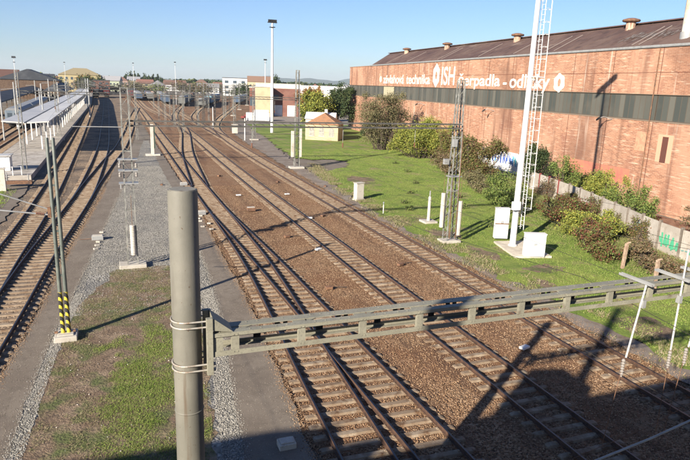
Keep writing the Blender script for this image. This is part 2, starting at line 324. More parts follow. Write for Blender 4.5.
LAB = {
 'A': 'rail track along the left edge of the brown ballast, beside the asphalt path',
 'A2': 'diverging rail track spreading from the leftmost main track towards the bridge',
 'AX': 'crossover rails swinging from the leftmost main track over to the middle one',
 'B': 'straight rail track in the middle of the brown ballast, three tracks in view',
 'C': 'rail track nearest the lawn, curving away to the right in the distance',
 'C2': 'straight far rail track continuing past the curve beside the yard',
 'E': 'far rail track curving right between the straight line and the lawn track',
 'H': 'distant rail track branching left of the middle line',
 'D1': 'rail track running along the edge of the station platform',
 'D2': 'rail track left of the asphalt path that runs into the canopy shadow',
 'DX': 'connecting rails crossing from the canopy shadow towards the main line',
 'F1': 'leftmost rail track beyond the platform canopy',
 'F2': 'rail track just left of the platform under the pale canopy',
}
RP = [(-.07,-.038),(.07,-.038),(.07,-.026),(.012,-.012),(.012,.055),(.036,.066),(.036,.094),(.028,.1),(-.028,.1),(-.036,.094),(-.036,.066),(-.012,.055),(-.012,-.012),(-.07,-.026)]
def rail_mesh(f, s0, s1, off, zo=0):
    n = max(2, int((s1-s0)/1.5)); S = np.linspace(s0, s1, n+1); V = []; Fc = []; k = len(RP)
    for i, s in enumerate(S):
        dt = (f(s+.3)-f(s-.3))/.6; L = math.hypot(dt, 1); nx, ny = 1/L, -dt/L
        cx, cy = f(s)+nx*off, s+ny*off
        for a, z in RP: V.append((cx+nx*a, cy+ny*a, z+zo))
    for i in range(n):
        for j in range(k):
            a = i*k+j; b = i*k+(j+1) % k; Fc.append((a, b, b+k, a+k))
    m = MB(); m.add(V, Fc); m.f += [tuple(range(k))[::-1], tuple(range(n*k, n*k+k))]; return m
def sleeper_mb(m, tl, tr, s, slope, chairs, rr):
    """one concrete sleeper from tl to tr across the track at s"""
    c = (tl+tr)/2; L = (tr-tl)/2; ang = slope; ca, sa = math.cos(ang), math.sin(ang)
    def P(x, y, z): return (c+x*ca+y*sa, s-x*sa+y*ca, z)
    w0, w1 = .135, .092; zt = -.027; zb = -.16; q = .04
    xs = [(-L, w0, zt-.025), (-L+.07, w1, zt)]
    V = []
    for x, ww, z in [(-L,w1*.9,zt-.02),(-L+.08,w1,zt),(L-.08,w1,zt),(L,w1*.9,zt-.02)]:
        V += [P(x,-ww,z), P(x,ww,z), P(x,w0+.02,zb), P(x,-w0-.02,zb)]
    Fc = []
    for i in range(3):
        for j in range(4): a = i*4+j; b = i*4+(j+1) % 4; Fc.append((a, a+4, b+4, b))
    Fc += [(0,1,2,3), (15,14,13,12)]; m.add(V, Fc)
    for x in chairs:
        x -= c
        for dx in (-.11, .11):
            V = [P(x+dx-.035,-.05,zt), P(x+dx+.035,-.05,zt), P(x+dx+.035,.05,zt), P(x+dx-.035,.05,zt)] + [P(x+dx-.025,-.04,zt+.03), P(x+dx+.025,-.04,zt+.03), P(x+dx+.025,.04,zt+.03), P(x+dx-.025,.04,zt+.03)]
            m.add(V, [(4,5,6,7),(0,1,5,4),(1,2,6,5),(2,3,7,6),(3,0,4,7)])
def make_track(key, s0, s1, spans, order):
    f = FN[key]; root = thing('railway_track', LAB[key], 'rail track', (0,0,0), group='rail tracks of the station yard')
    zo = .0015*order
    for sd in (-1, 1): rail_mesh(f, s0, s1, sd*G2, zo).build('rail', M_rail, root)
    allS = []
    for (a, b, mate, far_sep) in spans:
        s = a
        while s < b:
            allS.append((s, mate)); s += .6
    allS.sort(); near = [q for q in allS if q[0] > 3.5][:100]; rest = [q for q in allS if q not in near]
    def one(m, s, mate, r):
        t = f(s); sl = (f(s+.5)-f(s-.5)); lo, hi = t-1.22, t+1.22; ch = [t-G2, t+G2]
        if mate:
            t2 = FN[mate](s); lo, hi = min(lo, t2-1.22), max(hi, t2+1.22); ch += [t2-G2, t2+G2]; sl *= .5
        j = r.uniform(-.03, .03)
        sleeper_mb(m, lo+j, hi+j+r.uniform(-.02,.02), s+r.uniform(-.02,.02), math.atan(sl)+r.uniform(-.012,.012), ch if s < 75 else [], r)
    r = random.Random(order)
    for s, mate in near:
        m = MB(); one(m, s, mate, r); m.build('sleeper', M_sleeper, root)
    if rest:
        m = MB()
        for s, mate in rest: one(m, s, mate, r)
        tag(m.build('sleeper', M_sleeper, root), None, None, kind='stuff')
    return root
make_track('A', -6, 400, [(-5,50,'A2',0),(50,58,None,0),(58,78,'AX',0),(78,300,None,0)], 1)
make_track('A2', -6, 49, [], 2)
make_track('AX', 59.5, 366, [(78,112,None,0),(176,300,None,0)], 3)
make_track('B', -6, 410, [(-5,112,None,0),(112,176,'AX',0),(176,300,None,0)], 4)
make_track('C', -6, 397, [(-5,112,None,0),(112,140,'C2',0),(140,300,None,0)], 5)
make_track('C2', 112, 400, [(141,300,None,0)], 6)
make_track('E', 116, 361, [(150,300,None,0)], 7)
make_track('H', 160, 400, [(190,300,None,0)], 8)
make_track('D1', -6, 375, [(-5,48,'D2',0),(48,300,None,0)], 9)
make_track('D2', 2, 298, [(48.3,55,None,0),(55,82,'DX',0),(82,92,None,0)], 10)
make_track('DX', 54, 228, [(82.3,200,None,0)], 11)
make_track('F1', 30, 400, [(31,300,None,0)], 12)
make_track('F2', 30, 400, [(31,300,None,0)], 13)

# ------------------------------------------------------------------ scattered stones, grass
OCT = np.array([(1,0,0),(-1,0,0),(0,1,0),(0,-1,0),(0,0,1),(0,0,-1)], float)
OF = np.array([(0,2,4),(2,1,4),(1,3,4),(3,0,4),(2,0,5),(1,2,5),(3,1,5),(0,3,5)])
def stones(name, P, smin, smax, m, z, label, cat):
    n = len(P); sc = rng.uniform(smin, smax, (n,1,1))*rng.uniform(.6, 1.25, (n,6,1))
    V = OCT[None]*sc*np.array([1,1,.75]); a = rng.uniform(0, 2*np.pi, n); ca, sa = np.cos(a)[:,None], np.sin(a)[:,None]
    x = V[:,:,0]*ca-V[:,:,1]*sa; y = V[:,:,0]*sa+V[:,:,1]*ca; zz = V[:,:,2]+x*rng.uniform(-.5,.5,(n,1))
    W = np.stack([x+P[:,0:1], y+P[:,1:2], zz+z], -1).reshape(-1,3)
    Fc = (OF[None]+6*np.arange(n)[:,None,None]).reshape(-1,3)
    o = np_mesh(name, W, Fc, m, 3); return tag(o, label, cat, kind='stuff')
def rand_strip(lf, rf, s0, s1, n, bias=1.0):
    s = s0+(s1-s0)*rng.random(n)**bias; L = np.array([lf(v) for v in s]); Rr = np.array([rf(v) for v in s])
    return np.stack([L+(Rr-L)*rng.random(n), s], -1)
fBL, fBR = smooth_fn(BL), smooth_fn(BR)
P = rand_strip(fBL, fBR, 8, 60, 90000, 1.5)
tk = np.array([[FN[k](s) for k in ('A','A2','B','C')] for s in P[:,1]]); tk[P[:,1] > 49, 1] = 99
dd = np.abs(P[:,0:1]-tk).min(1); ph = (P[:,1]+5) % .6
keep = (dd > 1.28) | ((ph > .16) & (ph < .44) & (np.abs(dd-G2) > .1)) | (rng.random(len(P)) < .05)
P = P[keep & (np.abs(dd-G2) > .09)]
stones('ballast_stones', P, .014, .034, M_stoneb, -.085, 'loose brown ballast stones between the main rails', 'stones')
lf, rf = smooth_fn([(a,b+.05) for a,b in PLR]), smooth_fn([(a,b) for a,b in P2L])
P = rand_strip(lf, rf, 27, 75, 42000, 1.5)
keep = (P[:,1] > 33) | (P[:,0] > 3.2) | (P[:,0] < -1.9) | (rng.random(len(P)) < .15)
P = P[keep]
P2 = rand_strip(smooth_fn([(a,b-.6) for a,b in P2L]), rf, 11, 29, 9000); P3 = rand_strip(lf, smooth_fn([(a,b+.42) for a,b in PLR]), 11, 30, 8000)
stones('gravel_stones', np.concatenate([P, P2, P3]), .014, .032, M_stoneg, -.042, 'coarse grey gravel stones in the strip between the two asphalt paths', 'gravel')

P = np.concatenate([rand_strip(smooth_fn(PLL), smooth_fn(PLR), 12, 60, 9000, 1.4), rand_strip(smooth_fn(P2L), fBL, 12, 60, 9000, 1.4)])
stones('path_grit', P, .006, .018, mat('path grit',(0,0,0),island=[(.08,.065,.05),(.17,.14,.11),(.24,.2,.16),(.34,.3,.25)],rough=.95), -.033, 'loose grit scattered over the two asphalt paths', 'grit')
def spill(fn, s0, s1, n_, sg, m_, nm, lab, z_):
    s_ = s0+(s1-s0)*rng.random(n_)**1.4; x_ = np.array([fn(v) for v in s_])+rng.normal(0,sg,n_)
    stones(nm, np.stack([x_, s_], -1), .01, .028, m_, z_, lab, 'stones')
spill(fBL, 12, 60, 6500, .13, M_stoneb, 'spilled_ballast', 'brown ballast stones spilled onto the edge of the right asphalt path', -.03)
spill(fBR, 12, 70, 6500, .3, M_stoneb, 'spilled_ballast', 'brown ballast stones spilled along the lawn side of the tracks', -.035)
spill(smooth_fn(P2L), 12, 60, 4500, .09, M_stoneg, 'spilled_gravel', 'grey gravel spilled onto the left edge of the right asphalt path', -.03)
spill(smooth_fn(PLR), 12, 60, 4500, .09, M_stoneg, 'spilled_gravel', 'grey gravel spilled onto the right edge of the left asphalt path', -.034)
spill(smooth_fn(PLL), 12, 60, 4500, .1, M_stoneb, 'spilled_ballast', 'brown ballast stones spilled onto the left asphalt path', -.034)
def in_poly(P, poly):
    x, y = P[:,0], P[:,1]; c = np.zeros(len(P), bool); n = len(poly)
    for i in range(n):
        x1, y1 = poly[i]; x2, y2 = poly[i-1]
        if y1 == y2: continue
        t = ((y1 > y) != (y2 > y)) & (x < (x2-x1)*(y-y1)/(y2-y1)+x1); c ^= t
    return c
def vnoise(P, sc, seed):
    r = np.random.default_rng(seed); g = r.random((64,64)); q = P/sc; i = np.floor(q).astype(int); f = q-i; f = f*f*(3-2*f)
    a = g[i[:,0]%64, i[:,1]%64]; b = g[(i[:,0]+1)%64, i[:,1]%64]; c = g[i[:,0]%64, (i[:,1]+1)%64]; d_ = g[(i[:,0]+1)%64, (i[:,1]+1)%64]
    return (a*(1-f[:,0])+b*f[:,0])*(1-f[:,1])+(c*(1-f[:,0])+d_*f[:,0])*f[:,1]
def blades(name, P, hmin, hmax, wd, m, label, cat='grass', lean=.5):
    n = len(P); h = rng.uniform(hmin, hmax, n); a = rng.uniform(0, 2*np.pi, n); wv = wd*rng.uniform(.6,1.4,n)
    dx, dy = np.cos(a)*wv/2, np.sin(a)*wv/2; lx, ly = rng.normal(0,lean,n)*h, rng.normal(0,lean,n)*h
    V = np.stack([np.stack([P[:,0]-dx, P[:,1]-dy, np.full(n,-.03)],-1), np.stack([P[:,0]+dx, P[:,1]+dy, np.full(n,-.03)],-1), np.stack([P[:,0]+lx, P[:,1]+ly, h-.03],-1)],1).reshape(-1,3)
    o = np_mesh(name, V, np.arange(3*n).reshape(-1,3), m, 3); return tag(o, label, cat, kind='stuff')
n = 420000; P = np.stack([rng.uniform(19.5,47,n), 14+78*rng.random(n)**1.4], -1)
vn = vnoise(P, 1.7, 3)*.6+vnoise(P, .5, 4)*.4
for x_, y_, a_, b_ in ((21.9,36.2,1.3,1.6),(22.4,41.0,1.2,1.0),(21.8,31.2,.9,1.6),(23.6,27.4,1.5,.8),(21.5,24.0,.7,1.8),(22.2,18.5,1.3,1.5),(25.5,61,1.6,3.0)): vn = vn-.3*np.exp(-((P[:,0]-x_)/a_)**2-((P[:,1]-y_)/b_)**2)
keep = in_poly(P, [(x+.15 if x < 30 else x, y) for x, y in LAWN]) & (vn > .36); P = P[keep]
blades('lawn_grass', P[:230000], .02, .08, .026, M_blade, 'short green lawn between the tracks and the concrete wall')
n = 420000; P = np.stack([rng.uniform(-4.5,3.2,n), rng.uniform(12,33.5,n)], -1)
core = np.exp(-(((P[:,0]-.6)/1.8)**4+((P[:,1]-18)/9.0)**4)); vn = vnoise(P,1.1,7)*.55+vnoise(P,.4,8)*.45
inz = (P[:,0] > np.interp(P[:,1],[13,14.7,24.5,29,33.5],[-3.0,-2.9,-2.45,-1.9,-.4])) & (P[:,0] < np.interp(P[:,1],[13,16,22,30,33.5],[2.0,2.2,2.9,3.2,2.4]))
gk = inz & (core*.8+vn*1.35 > 1.12+.5*rng.random(n)); dk = inz & ~gk & (vn > .42)
blades('dirt_grass', P[gk], .015, .055, .014, M_blade, 'green grass patch growing on the dirt between the two asphalt paths')
blades('dry_weeds', P[dk][:42000], .01, .05, .014, M_dryblade, 'dry brown weeds and litter on the dirt beside the grass patch', 'weeds', lean=.9)
n = 26000; s_ = rng.uniform(14,75,n); P = np.stack([np.interp(s_,[14,21,28,36,44,50,60,75],[20.5,20.45,20.1,20.0,20.2,20.6,21.4,23.5])+rng.normal(.35,.55,n), s_], -1)
blades('verge_weeds', P[vnoise(P,1.2,9) > .42], .04, .2, .04, M_dryblade, 'ragged dry weeds along the edge of the lawn beside the track', 'weeds', lean=.7)
n = 9000; P = np.stack([rng.uniform(-17,-8.8,n), rng.uniform(39,61,n)], -1)
blades('yard_grass', P, .04, .16, .04, M_blade, 'small grass patch left of the platform track')
# tall rough growth below the concrete wall
WALLX = lambda s: np.interp(s, [0,27.1,29.6,33.3,40.9,49.1,60], [31.2,34.0,34.6,36.0,38.8,41.0,43.6])
n = 60000; s_ = 14+46*rng.random(n)**1.1; P = np.stack([WALLX(s_)-.3-np.abs(rng.normal(0,2.0,n)), s_], -1); P = P[P[:,0] > 26]
blades('rough_grass', P, .08, .32, .045, mat('rough blades',(0,0,0),island=[(.07,.1,.02),(.12,.15,.035),(.19,.17,.08),(.1,.13,.03),(.24,.19,.11)],rough=.85), 'tall rough grass growing below the concrete wall', lean=.35)
# litter bits on the near dirt
P = np.stack([rng.uniform(-2.2,2.6,110), rng.uniform(14,32,110)], -1)
stones('pale_litter', P, .012, .032, M_whitecon, -.02, 'scattered pale stones and litter on the near dirt', 'litter')

# ------------------------------------------------------------------ foliage
def leafy(name, blobs, n, size, m, label, cat, group=None, base=None, stems=3, seed=0, fill=.55, stem_r=.05, loc=None, trunk=None, grow=1.0):
    """blobs (x,y,z,rx,ry,rz) in local coordinates around base; one thing with crown + trunk parts"""
    r = np.random.default_rng(seed+100)
    root = thing(name, label, cat, base, group=group)
    blobs = [(q[0]*grow, q[1]*grow, q[2]*grow, q[3]*grow, q[4]*grow, q[5]*grow) for q in blobs]; _q = random.Random(seed+5); _s = len(blobs); blobs = blobs+[(b_[0]+_q.uniform(-1,1)*b_[3], b_[1]+_q.uniform(-1,1)*b_[4], max(.3,b_[2]+_q.uniform(-.4,.95)*b_[5]), b_[3]*_q.uniform(.28,.5), b_[4]*_q.uniform(.28,.5), b_[5]*_q.uniform(.3,.55)) for b_ in blobs for _k in range(3)] if not trunk or size < .4 else blobs; n = int(n*(grow**1.3)*(2.0 if size < .3 else 1.3)); size = size*1.18; B = np.array(blobs, float); vol = (B[:,3]*B[:,4]*B[:,5])**.8; pick = r.choice(len(B), n, p=vol/vol.sum()); b = B[pick]
    # sub clumps give light and dark masses
    K = 26; cl = r.normal(size=(len(B),K,3)); cl /= np.linalg.norm(cl,axis=2,keepdims=True); cl *= r.uniform(.2,1.0,(len(B),K,1))
    c = cl[pick, r.integers(0,K,n)]; o = r.normal(0,.2,(n,3)); p = c+o
    keep = r.random(n) < 1; P = b[:,:3]+p*b[:,3:]
    P = P[P[:,2] > .02]; n = len(P)
    nn = r.normal(size=(n,3)); nn[:,2] += .5; nn /= np.linalg.norm(nn,axis=1,keepdims=True)
    t = np.cross(nn, r.normal(size=(n,3))); t /= np.linalg.norm(t,axis=1,keepdims=True); u = np.cross(nn,t)
    s = size*r.uniform(.55,1.35,(n,1)); V = np.stack([P-t*s*.5, P+u*s*.32-t*s*.05, P+t*s*.5, P-u*s*.32+t*s*.05],1).reshape(-1,3)
    o = np_mesh('crown', V, np.arange(4*n).reshape(-1,4), m); o.parent = root
    mb = MB(); rr = random.Random(seed)
    if trunk:
        h, r0 = trunk; mb.tube((0,0,-.1), (0,0,h), r0, r0*.6, n=8)
        for q in blobs: mb.tube((0,0,h*.85), (q[0]*.8,q[1]*.8,q[2]), r0*.45, r0*.12, n=5)
    else:
        for q in blobs:
            for k in range(stems):
                a = Vector((q[0]*.35+rr.uniform(-.2,.2), q[1]*.35+rr.uniform(-.2,.2), -.05)); e = Vector((q[0]+rr.uniform(-.6,.6)*q[3], q[1]+rr.uniform(-.6,.6)*q[4], q[2]+rr.uniform(-.2,.7)*q[5]))
                md = a.lerp(e,.5)+Vector((rr.uniform(-.15,.15),rr.uniform(-.15,.15),.1)); mb.tube(a, md, stem_r, stem_r*.7, n=5); mb.tube(md, e, stem_r*.7, stem_r*.25, n=5)
    mb.build('trunk' if trunk else 'stem', M_bark, root)
    return root
def leafm(name, cols): return mat(name, (0,0,0), island=cols, rough=.75, spec=.25)
L_green = leafm('leaf green', [(.05,.085,.02),(.08,.125,.028),(.12,.165,.04),(.17,.19,.05),(.07,.095,.025)])
L_yg = leafm('leaf yellow green', [(.12,.15,.025),(.2,.22,.04),(.27,.25,.045),(.1,.13,.03),(.17,.2,.04)])
L_mix = leafm('leaf autumn mix', [(.06,.08,.02),(.1,.115,.03),(.14,.11,.05),(.13,.06,.035),(.09,.1,.025)])
L_dry = leafm('leaf dry brown', [(.1,.075,.045),(.15,.115,.065),(.08,.085,.03),(.12,.06,.035),(.17,.14,.09)])
L_red = leafm('leaf red', [(.1,.025,.02),(.15,.05,.035),(.1,.085,.03),(.08,.12,.03),(.13,.15,.04),(.09,.035,.025),(.07,.1,.025)])
L_dark = leafm('leaf dark green', [(.018,.035,.015),(.03,.05,.02),(.045,.065,.022),(.07,.08,.03)])
L_olive = leafm('leaf olive', [(.1,.09,.045),(.14,.13,.06),(.08,.085,.035),(.17,.15,.08),(.12,.08,.045)])
L_orange = leafm('leaf orange', [(.22,.1,.03),(.28,.14,.04),(.16,.09,.03),(.12,.1,.03)])
def bl(*a): return list(a)
leafy('bush', [(0,0,3.2,2.6,2.4,2.0),(1.4,.8,2.4,2,2,1.6),(-1.3,-.5,4.4,1.7,1.6,1.2),(.8,0,5.0,1.5,1.5,1.0),(-.6,0,1.4,1.6,1.6,1.3)], 6500, .17, L_olive, 'tall thin olive bush against the far part of the brick wall', 'bush', base=(41.6,91,0), seed=1, grow=1.6)
leafy('bush', [(-1.6,1.2,1.6,1.5,1.5,1.4),(0,0,2.0,2.2,2.0,1.9),(1.6,-1.0,1.6,1.8,1.8,1.6),(.3,0,3.1,1.5,1.5,.9)], 8500, .16, L_yg, 'broad yellow-green bush at the lawn edge below the brick wall', 'bush', base=(42.9,79.5,0), seed=2, grow=1.45)
leafy('bush', [(0,0,1.3,1.1,1.2,1.3),(.8,-1.6,.8,1.0,1.0,.9),(.2,.6,2.3,.8,.8,.8)], 3200, .15, L_mix, 'reddish green bush right of the yellow-green one', 'bush', base=(43.6,72.5,0), seed=3, grow=1.45)
leafy('bush', [(0,0,.6,1.1,1.3,.7),(-.6,-2.0,.5,.9,1.0,.6),(.8,1.6,.7,.9,1.0,.7)], 3000, .13, L_dry, 'low dry brown brush on the lawn edge behind the lattice mast', 'bush', base=(39.4,66.5,0), seed=4, grow=1.5)
leafy('bush', [(0,0,2.0,1.5,1.6,1.7),(1.0,-1.4,2.6,1.2,1.3,1.0),(-.6,.8,3.1,.9,1.0,.8),(.3,-.4,1.0,1.4,1.5,.9)], 5200, .15, L_mix, 'round autumn bush with reddish top behind the lattice mast', 'bush', base=(39.0,59.5,0), seed=5, grow=1.35)
leafy('bush', [(0,0,.6,.9,1.0,.6),(-.7,-1.7,.4,.6,.8,.4)], 2200, .12, L_olive, 'brown-green brush in front of the round autumn bush', 'bush', base=(36.0,53.4,0), seed=6, grow=1.5)
leafy('bush', [(0,0,.9,1.2,1.4,.9),(-.8,-1.2,.6,1.0,1.0,.6)], 3600, .12, L_green, 'green bush beside the white cabinet and light pole', 'bush', base=(33.6,45.0,0), seed=7, grow=1.5)
leafy('bush', [(0,0,1.6,1.0,1.2,1.6),(.3,-.6,2.8,.8,.9,.8)], 3600, .14, L_dark, 'dark green bush behind the ladder of the light pole', 'bush', base=(42.4,52.6,0), seed=8, grow=1.35)
leafy('bush', [(0,0,1.5,1.0,1.2,1.3),(.2,-2.0,1.4,.9,1.2,1.1)], 3600, .13, L_green, 'leafy green bush behind the first panels of the concrete wall', 'bush', base=(42.6,47.6,0), seed=9, grow=1.35)
leafy('bush', [(0,0,1.3,.9,1.1,1.2),(-.1,1.8,1.0,.8,1.0,.9)], 2600, .12, L_yg, 'pale green bush behind the middle of the concrete wall', 'bush', base=(41.6,41.5,0), seed=10, grow=1.35)
leafy('bush', [(0,0,1.2,.8,1.2,1.1),(-.2,1.6,1.0,.7,.9,.9),(-.5,-1.6,1.2,.7,.8,.7)], 3200, .12, L_green, 'low green bushes growing behind the wall below the wall lamp', 'bush', base=(39.6,36.2,0), seed=11, grow=1.3)
leafy('bush', [(0,0,.9,1.3,1.3,.9),(.7,1.4,.8,1.1,1.1,.8)], 4200, .11, L_red, 'dark red bush on the lawn below the concrete wall, the farther of two', 'bush', base=(32.6,35.5,0), seed=12, grow=1.25)
leafy('bush', [(0,0,.8,1.0,1.2,.8),(-.8,-1.2,.8,.8,1.1,.8),(-1.2,-2.4,.5,.7,.9,.5)], 3000, .11, L_red, 'dark red bush nearest the leaning concrete fence post', 'bush', base=(30.0,30.4,0), seed=13, grow=1.25)
leafy('bush', [(0,0,.8,1.2,1.3,.8),(.6,-.9,.9,1.0,1.0,.8)], 4600, .11, L_yg, 'green and yellow bush between the two dark red bushes', 'bush', base=(31.4,32.6,0), seed=14, grow=1.25)
leafy('bush', [(0,0,.5,.9,1.4,.5),(-.4,-1.8,.4,.7,1.0,.45)], 3000, .10, L_dry, 'dry thicket behind the leaning concrete fence post', 'bush', base=(30.4,26.5,0), seed=15, grow=1.3)
leafy('bush', [(0,0,1.0,.45,.45,1.0)], 900, .11, L_dark, 'small dark shrub standing alone beside the light pole slab', 'bush', base=(31.6,40.4,0), seed=16, grow=1.2)
leafy('bush', [(0,0,.9,1.0,1.2,.9),(.3,-2.0,.8,.9,1.3,.8)], 2600, .12, L_dry, 'rusty brown brush at the foot of the brick wall at right', 'bush', base=(39.3,29.5,.6), seed=17, grow=1.2)
for k_, (s_, w_, h_, lm) in enumerate(((47.2,1.6,1.6,L_dry),(42.6,1.3,1.2,L_mix),(38.0,1.5,1.5,L_red),(34.6,1.1,1.1,L_olive),(30.8,1.3,1.5,L_mix),(22.6,1.4,1.2,L_dry))):
    leafy('creeper', [(0,0,h_*.6,.35,w_,h_*.6),(-.2,w_*.8,h_*.35,.4,w_*.7,h_*.4),(.1,-w_*.5,h_*.95,.3,w_*.5,.4)], 1500, .1, lm, f'creeper hanging over the concrete panel wall, {nth(k_)} clump from the far end', 'creeper', base=(float(np.interp(s_,[0,27.1,29.6,33.3,40.9,49.1,60],[31.2,34.0,34.6,36.0,38.8,41.0,43.6]))-.25,s_,0), seed=200+k_, group='creepers on the concrete wall')
for k_, (x_, y_) in enumerate(((24.2,47.5),(27.0,52.0),(30.5,57.5),(33.8,66.0),(28.6,44.2),(26.8,37.4),(29.6,38.6),(23.2,44.6),(35.6,73.5),(31.0,49.0))):
    leafy('weed_clump', [(0,0,.1,.4,.35,.16),(.35,.3,.08,.3,.3,.12)], 200, .08, L_green, f'low weed clump standing in the lawn, {nth(k_)} of a scattered series', 'weed', base=(x_,y_,0), seed=230+k_, group='weed clumps in the lawn', stem_r=.01)
# trees by the shed
leafy('tree', [(0,0,5.2,3.2,3.0,2.9),(-2.0,-.6,4.2,2.2,2.2,2.3),(2.0,.4,4.6,2.4,2.3,2.4),(.4,0,7.2,2.2,2.0,1.7),(-1,0,2.6,2.4,2.0,1.6)], 11000, .3, L_yg, 'round yellow-green tree behind the yellow shed', 'tree', base=(43.3,131.5,0), seed=20, trunk=(3.5,.25))
leafy('tree', [(0,0,6.5,2.8,2.8,3.2),(2.2,0,5,2.4,2.4,2.8),(-1.6,0,4.4,2.2,2.2,2.4),(.8,0,8.6,2.0,2.0,1.9)], 11000, .3, L_dark, 'dark green tree between the shed and the factory corner', 'tree', base=(49.6,134.5,0), seed=21, trunk=(4,.28))
leafy('tree', [(0,0,6.0,3.0,2.8,2.8),(2.2,0,6.8,2.2,2.2,2.2)], 5500, .32, L_orange, 'orange autumn tree behind the yellow-green one', 'tree', base=(50.2,160,0), seed=22, trunk=(3.5,.25))
leafy('bush', [(0,0,1.5,2.2,1.4,1.6),(2.4,-1,1.3,1.8,1.4,1.4)], 4200, .2, L_dark, 'dark hedge beside the shed at the foot of the trees', 'bush', base=(50.8,117,0), seed=23)
leafy('bush', [(0,0,1.2,1.8,1.6,1.2),(1.8,-3,1.0,1.5,1.6,1.0)], 3600, .16, L_dry, 'brown scrub in front of the factory corner', 'bush', base=(47.6,104,0), seed=24, grow=1.4)

# ------------------------------------------------------------------ factory
FAC = thing('factory', 'long red brick factory hall with painted white lettering and rusty roof', 'factory', (42.3*math.cos(R(4.7)), -42.3*math.sin(R(4.7)), 0), -R(4.7))
Y0, Y1, D = 8.0, 142.3, 46.0
m = MB()
def quad(mb, a, b, c, d_): mb.add([a,b,c,d_], [(0,1,2,3)])
# wall with the window band left open
m.box(0, .5, Y0, Y1, -.3, 8.1); m.box(0, .5, Y0, Y1, 10.42, 14.55)
nb = 22; bw = (Y1-Y0)/nb
for i in range(nb+1):
    y = Y0+i*bw; m.box(.21, .5, max(Y0, y-.05), min(Y1, y+.05), 8.102, 10.418)
m.box(.5, D, Y1-.5, Y1, -.3, 14.55); m.box(.5, D, Y0, Y0+.5, -.3, 14.55); m.box(D-.5, D, Y0+.5, Y1-.5, -.3, 14.55)
m.build('brick_wall', M_brick, FAC)
m = MB(); m.box(-.12, .62, Y0-.1, 127, 14.553, 14.72); m.box(-.16, -.05, Y0-.1, 127, 14.6, 14.78)
m.build('gutter', M_lightgrey, FAC)
m = MB(); m.box(-.06, .6, 127.05, Y1+.06, 14.553, 14.66); m.build('coping', M_tile, FAC)
m = MB()
V = [(.2,Y0,14.74),(.2,127,14.74),(6.3,132,17.75),(6.3,Y0,17.75),(D-.5,Y0,14.8),(D-.5,132,14.8),(6.3,Y0,14.74),(9,132,14.74)]
m.add([(.2,Y0,14.72),(.2,127,14.72),(6.3,132,17.7),(6.3,Y0,17.7)], [(0,3,2,1)])
m.add([(6.3,Y0,17.7),(6.3,132,17.7),(D-.3,132,14.7),(D-.3,Y0,14.7)], [(0,3,2,1)])
m.add([(.2,127,14.72),(6.3,132,17.7),(D-.3,132,14.7)], [(0,2,1)]); m.add([(.2,Y0,14.72),(6.3,Y0,17.7),(D-.3,Y0,14.7)], [(0,1,2)])
m.box(5.9, 6.7, Y0, 132.2, 17.703, 17.82)
y = Y0+1
while y < 127:                                # standing seams
    m.bar((.25,y,14.75), (6.25,y+ (0),17.69), .05, .05); y += 2.1
m.build('roof', M_roof, FAC)
for y in (49.2,50.1,62.5,64.4,71.2,80.5,93,94.5,108,119):
    m = MB(); m.bar((.7,y-.6,15.02), (4.8,y,17.02), .07, .04); m.build('roof_flashing', mat('dull zinc',(.3,.25,.22),rough=.6), FAC)
M_mullion = mat('dark mullion',(.09,.075,.06),rough=.8)
for i in range(nb):
    y0, y1 = Y0+i*bw+.052, Y0+(i+1)*bw-.052; fr = MB()
    for z in (8.103, 10.33): fr.box(.08, .2, y0+.002, y1-.002, z, z+.085)
    k = 9
    for j in range(k+1):
        y = y0+.03+(y1-y0-.06)*j/k; fr.box(.09, .17, y-.022, y+.022, 8.19, 10.328)
    wdw = fr.build('window', M_mullion, FAC); pn = MB()
    for j in range(k):
        a = y0+.03+(y1-y0-.06)*j/k+.024; b = y0+.03+(y1-y0-.06)*(j+1)/k-.024
        pn.box(.11, .14, a, b, 8.192, 10.326)
    pm = M_pane if i not in (17,) else mat('cream pane',(.42,.38,.26),rough=.5)
    pn.build('pane', pm, wdw)
m = MB()                                      # expansion joints and the wire line along the wall
for i in range(nb+1):
    y = Y0+i*bw; y = min(max(y, Y0+.05), Y1-.05)
    m.box(-.012, .05, y-.035, y+.035, -.2, 8.06); m.box(-.012, .05, y-.035, y+.035, 10.46, 14.55)
m.box(-.015, .04, Y0, 100, 12.36, 12.40)
m.build('wall_joint', mat('dark joint',(.12,.05,.035),rough=.9), FAC)
m = MB(); m.box(-.04,.02,Y0,Y1,8.02,8.098); m.box(-.04,.02,Y0,Y1,10.425,10.47); m.build('sill', mat('stained sill',(.2,.16,.12),rough=.9), FAC)
m = MB(); m.box(-.01,.02,46.6,57.0,1.85,3.35); m.build('painted_patch', mat('faded pink paint',(.42,.13,.1),[((.38,.17,.11),.8,.4,.6),((.36,.16,.1),3,.45,.6)],rough=.9), FAC)
# small wall openings
m = MB(); m.box(-.03,.02,45.0,46.4,5.25,7.0); m.build('bricked_window', mat('pale brick infill',(.5,.27,.17),[((.4,.2,.13),4,.4,.6)],rough=.9), FAC)
m = MB(); m.box(-.04,.02,42.0,42.5,4.5,6.8); m.box(-.04,.02,43.2,43.7,4.5,6.8); m.box(-.045,.02,42.0,43.7,6.8,6.98)
f_ = m.build('window_surround', mat('pale brick surround',(.52,.3,.2),rough=.9), FAC)
m = MB(); m.box(-.02,.02,42.5,43.2,4.5,6.8); m.build('opening', mat('dark red opening',(.1,.04,.03),rough=.9), f_)
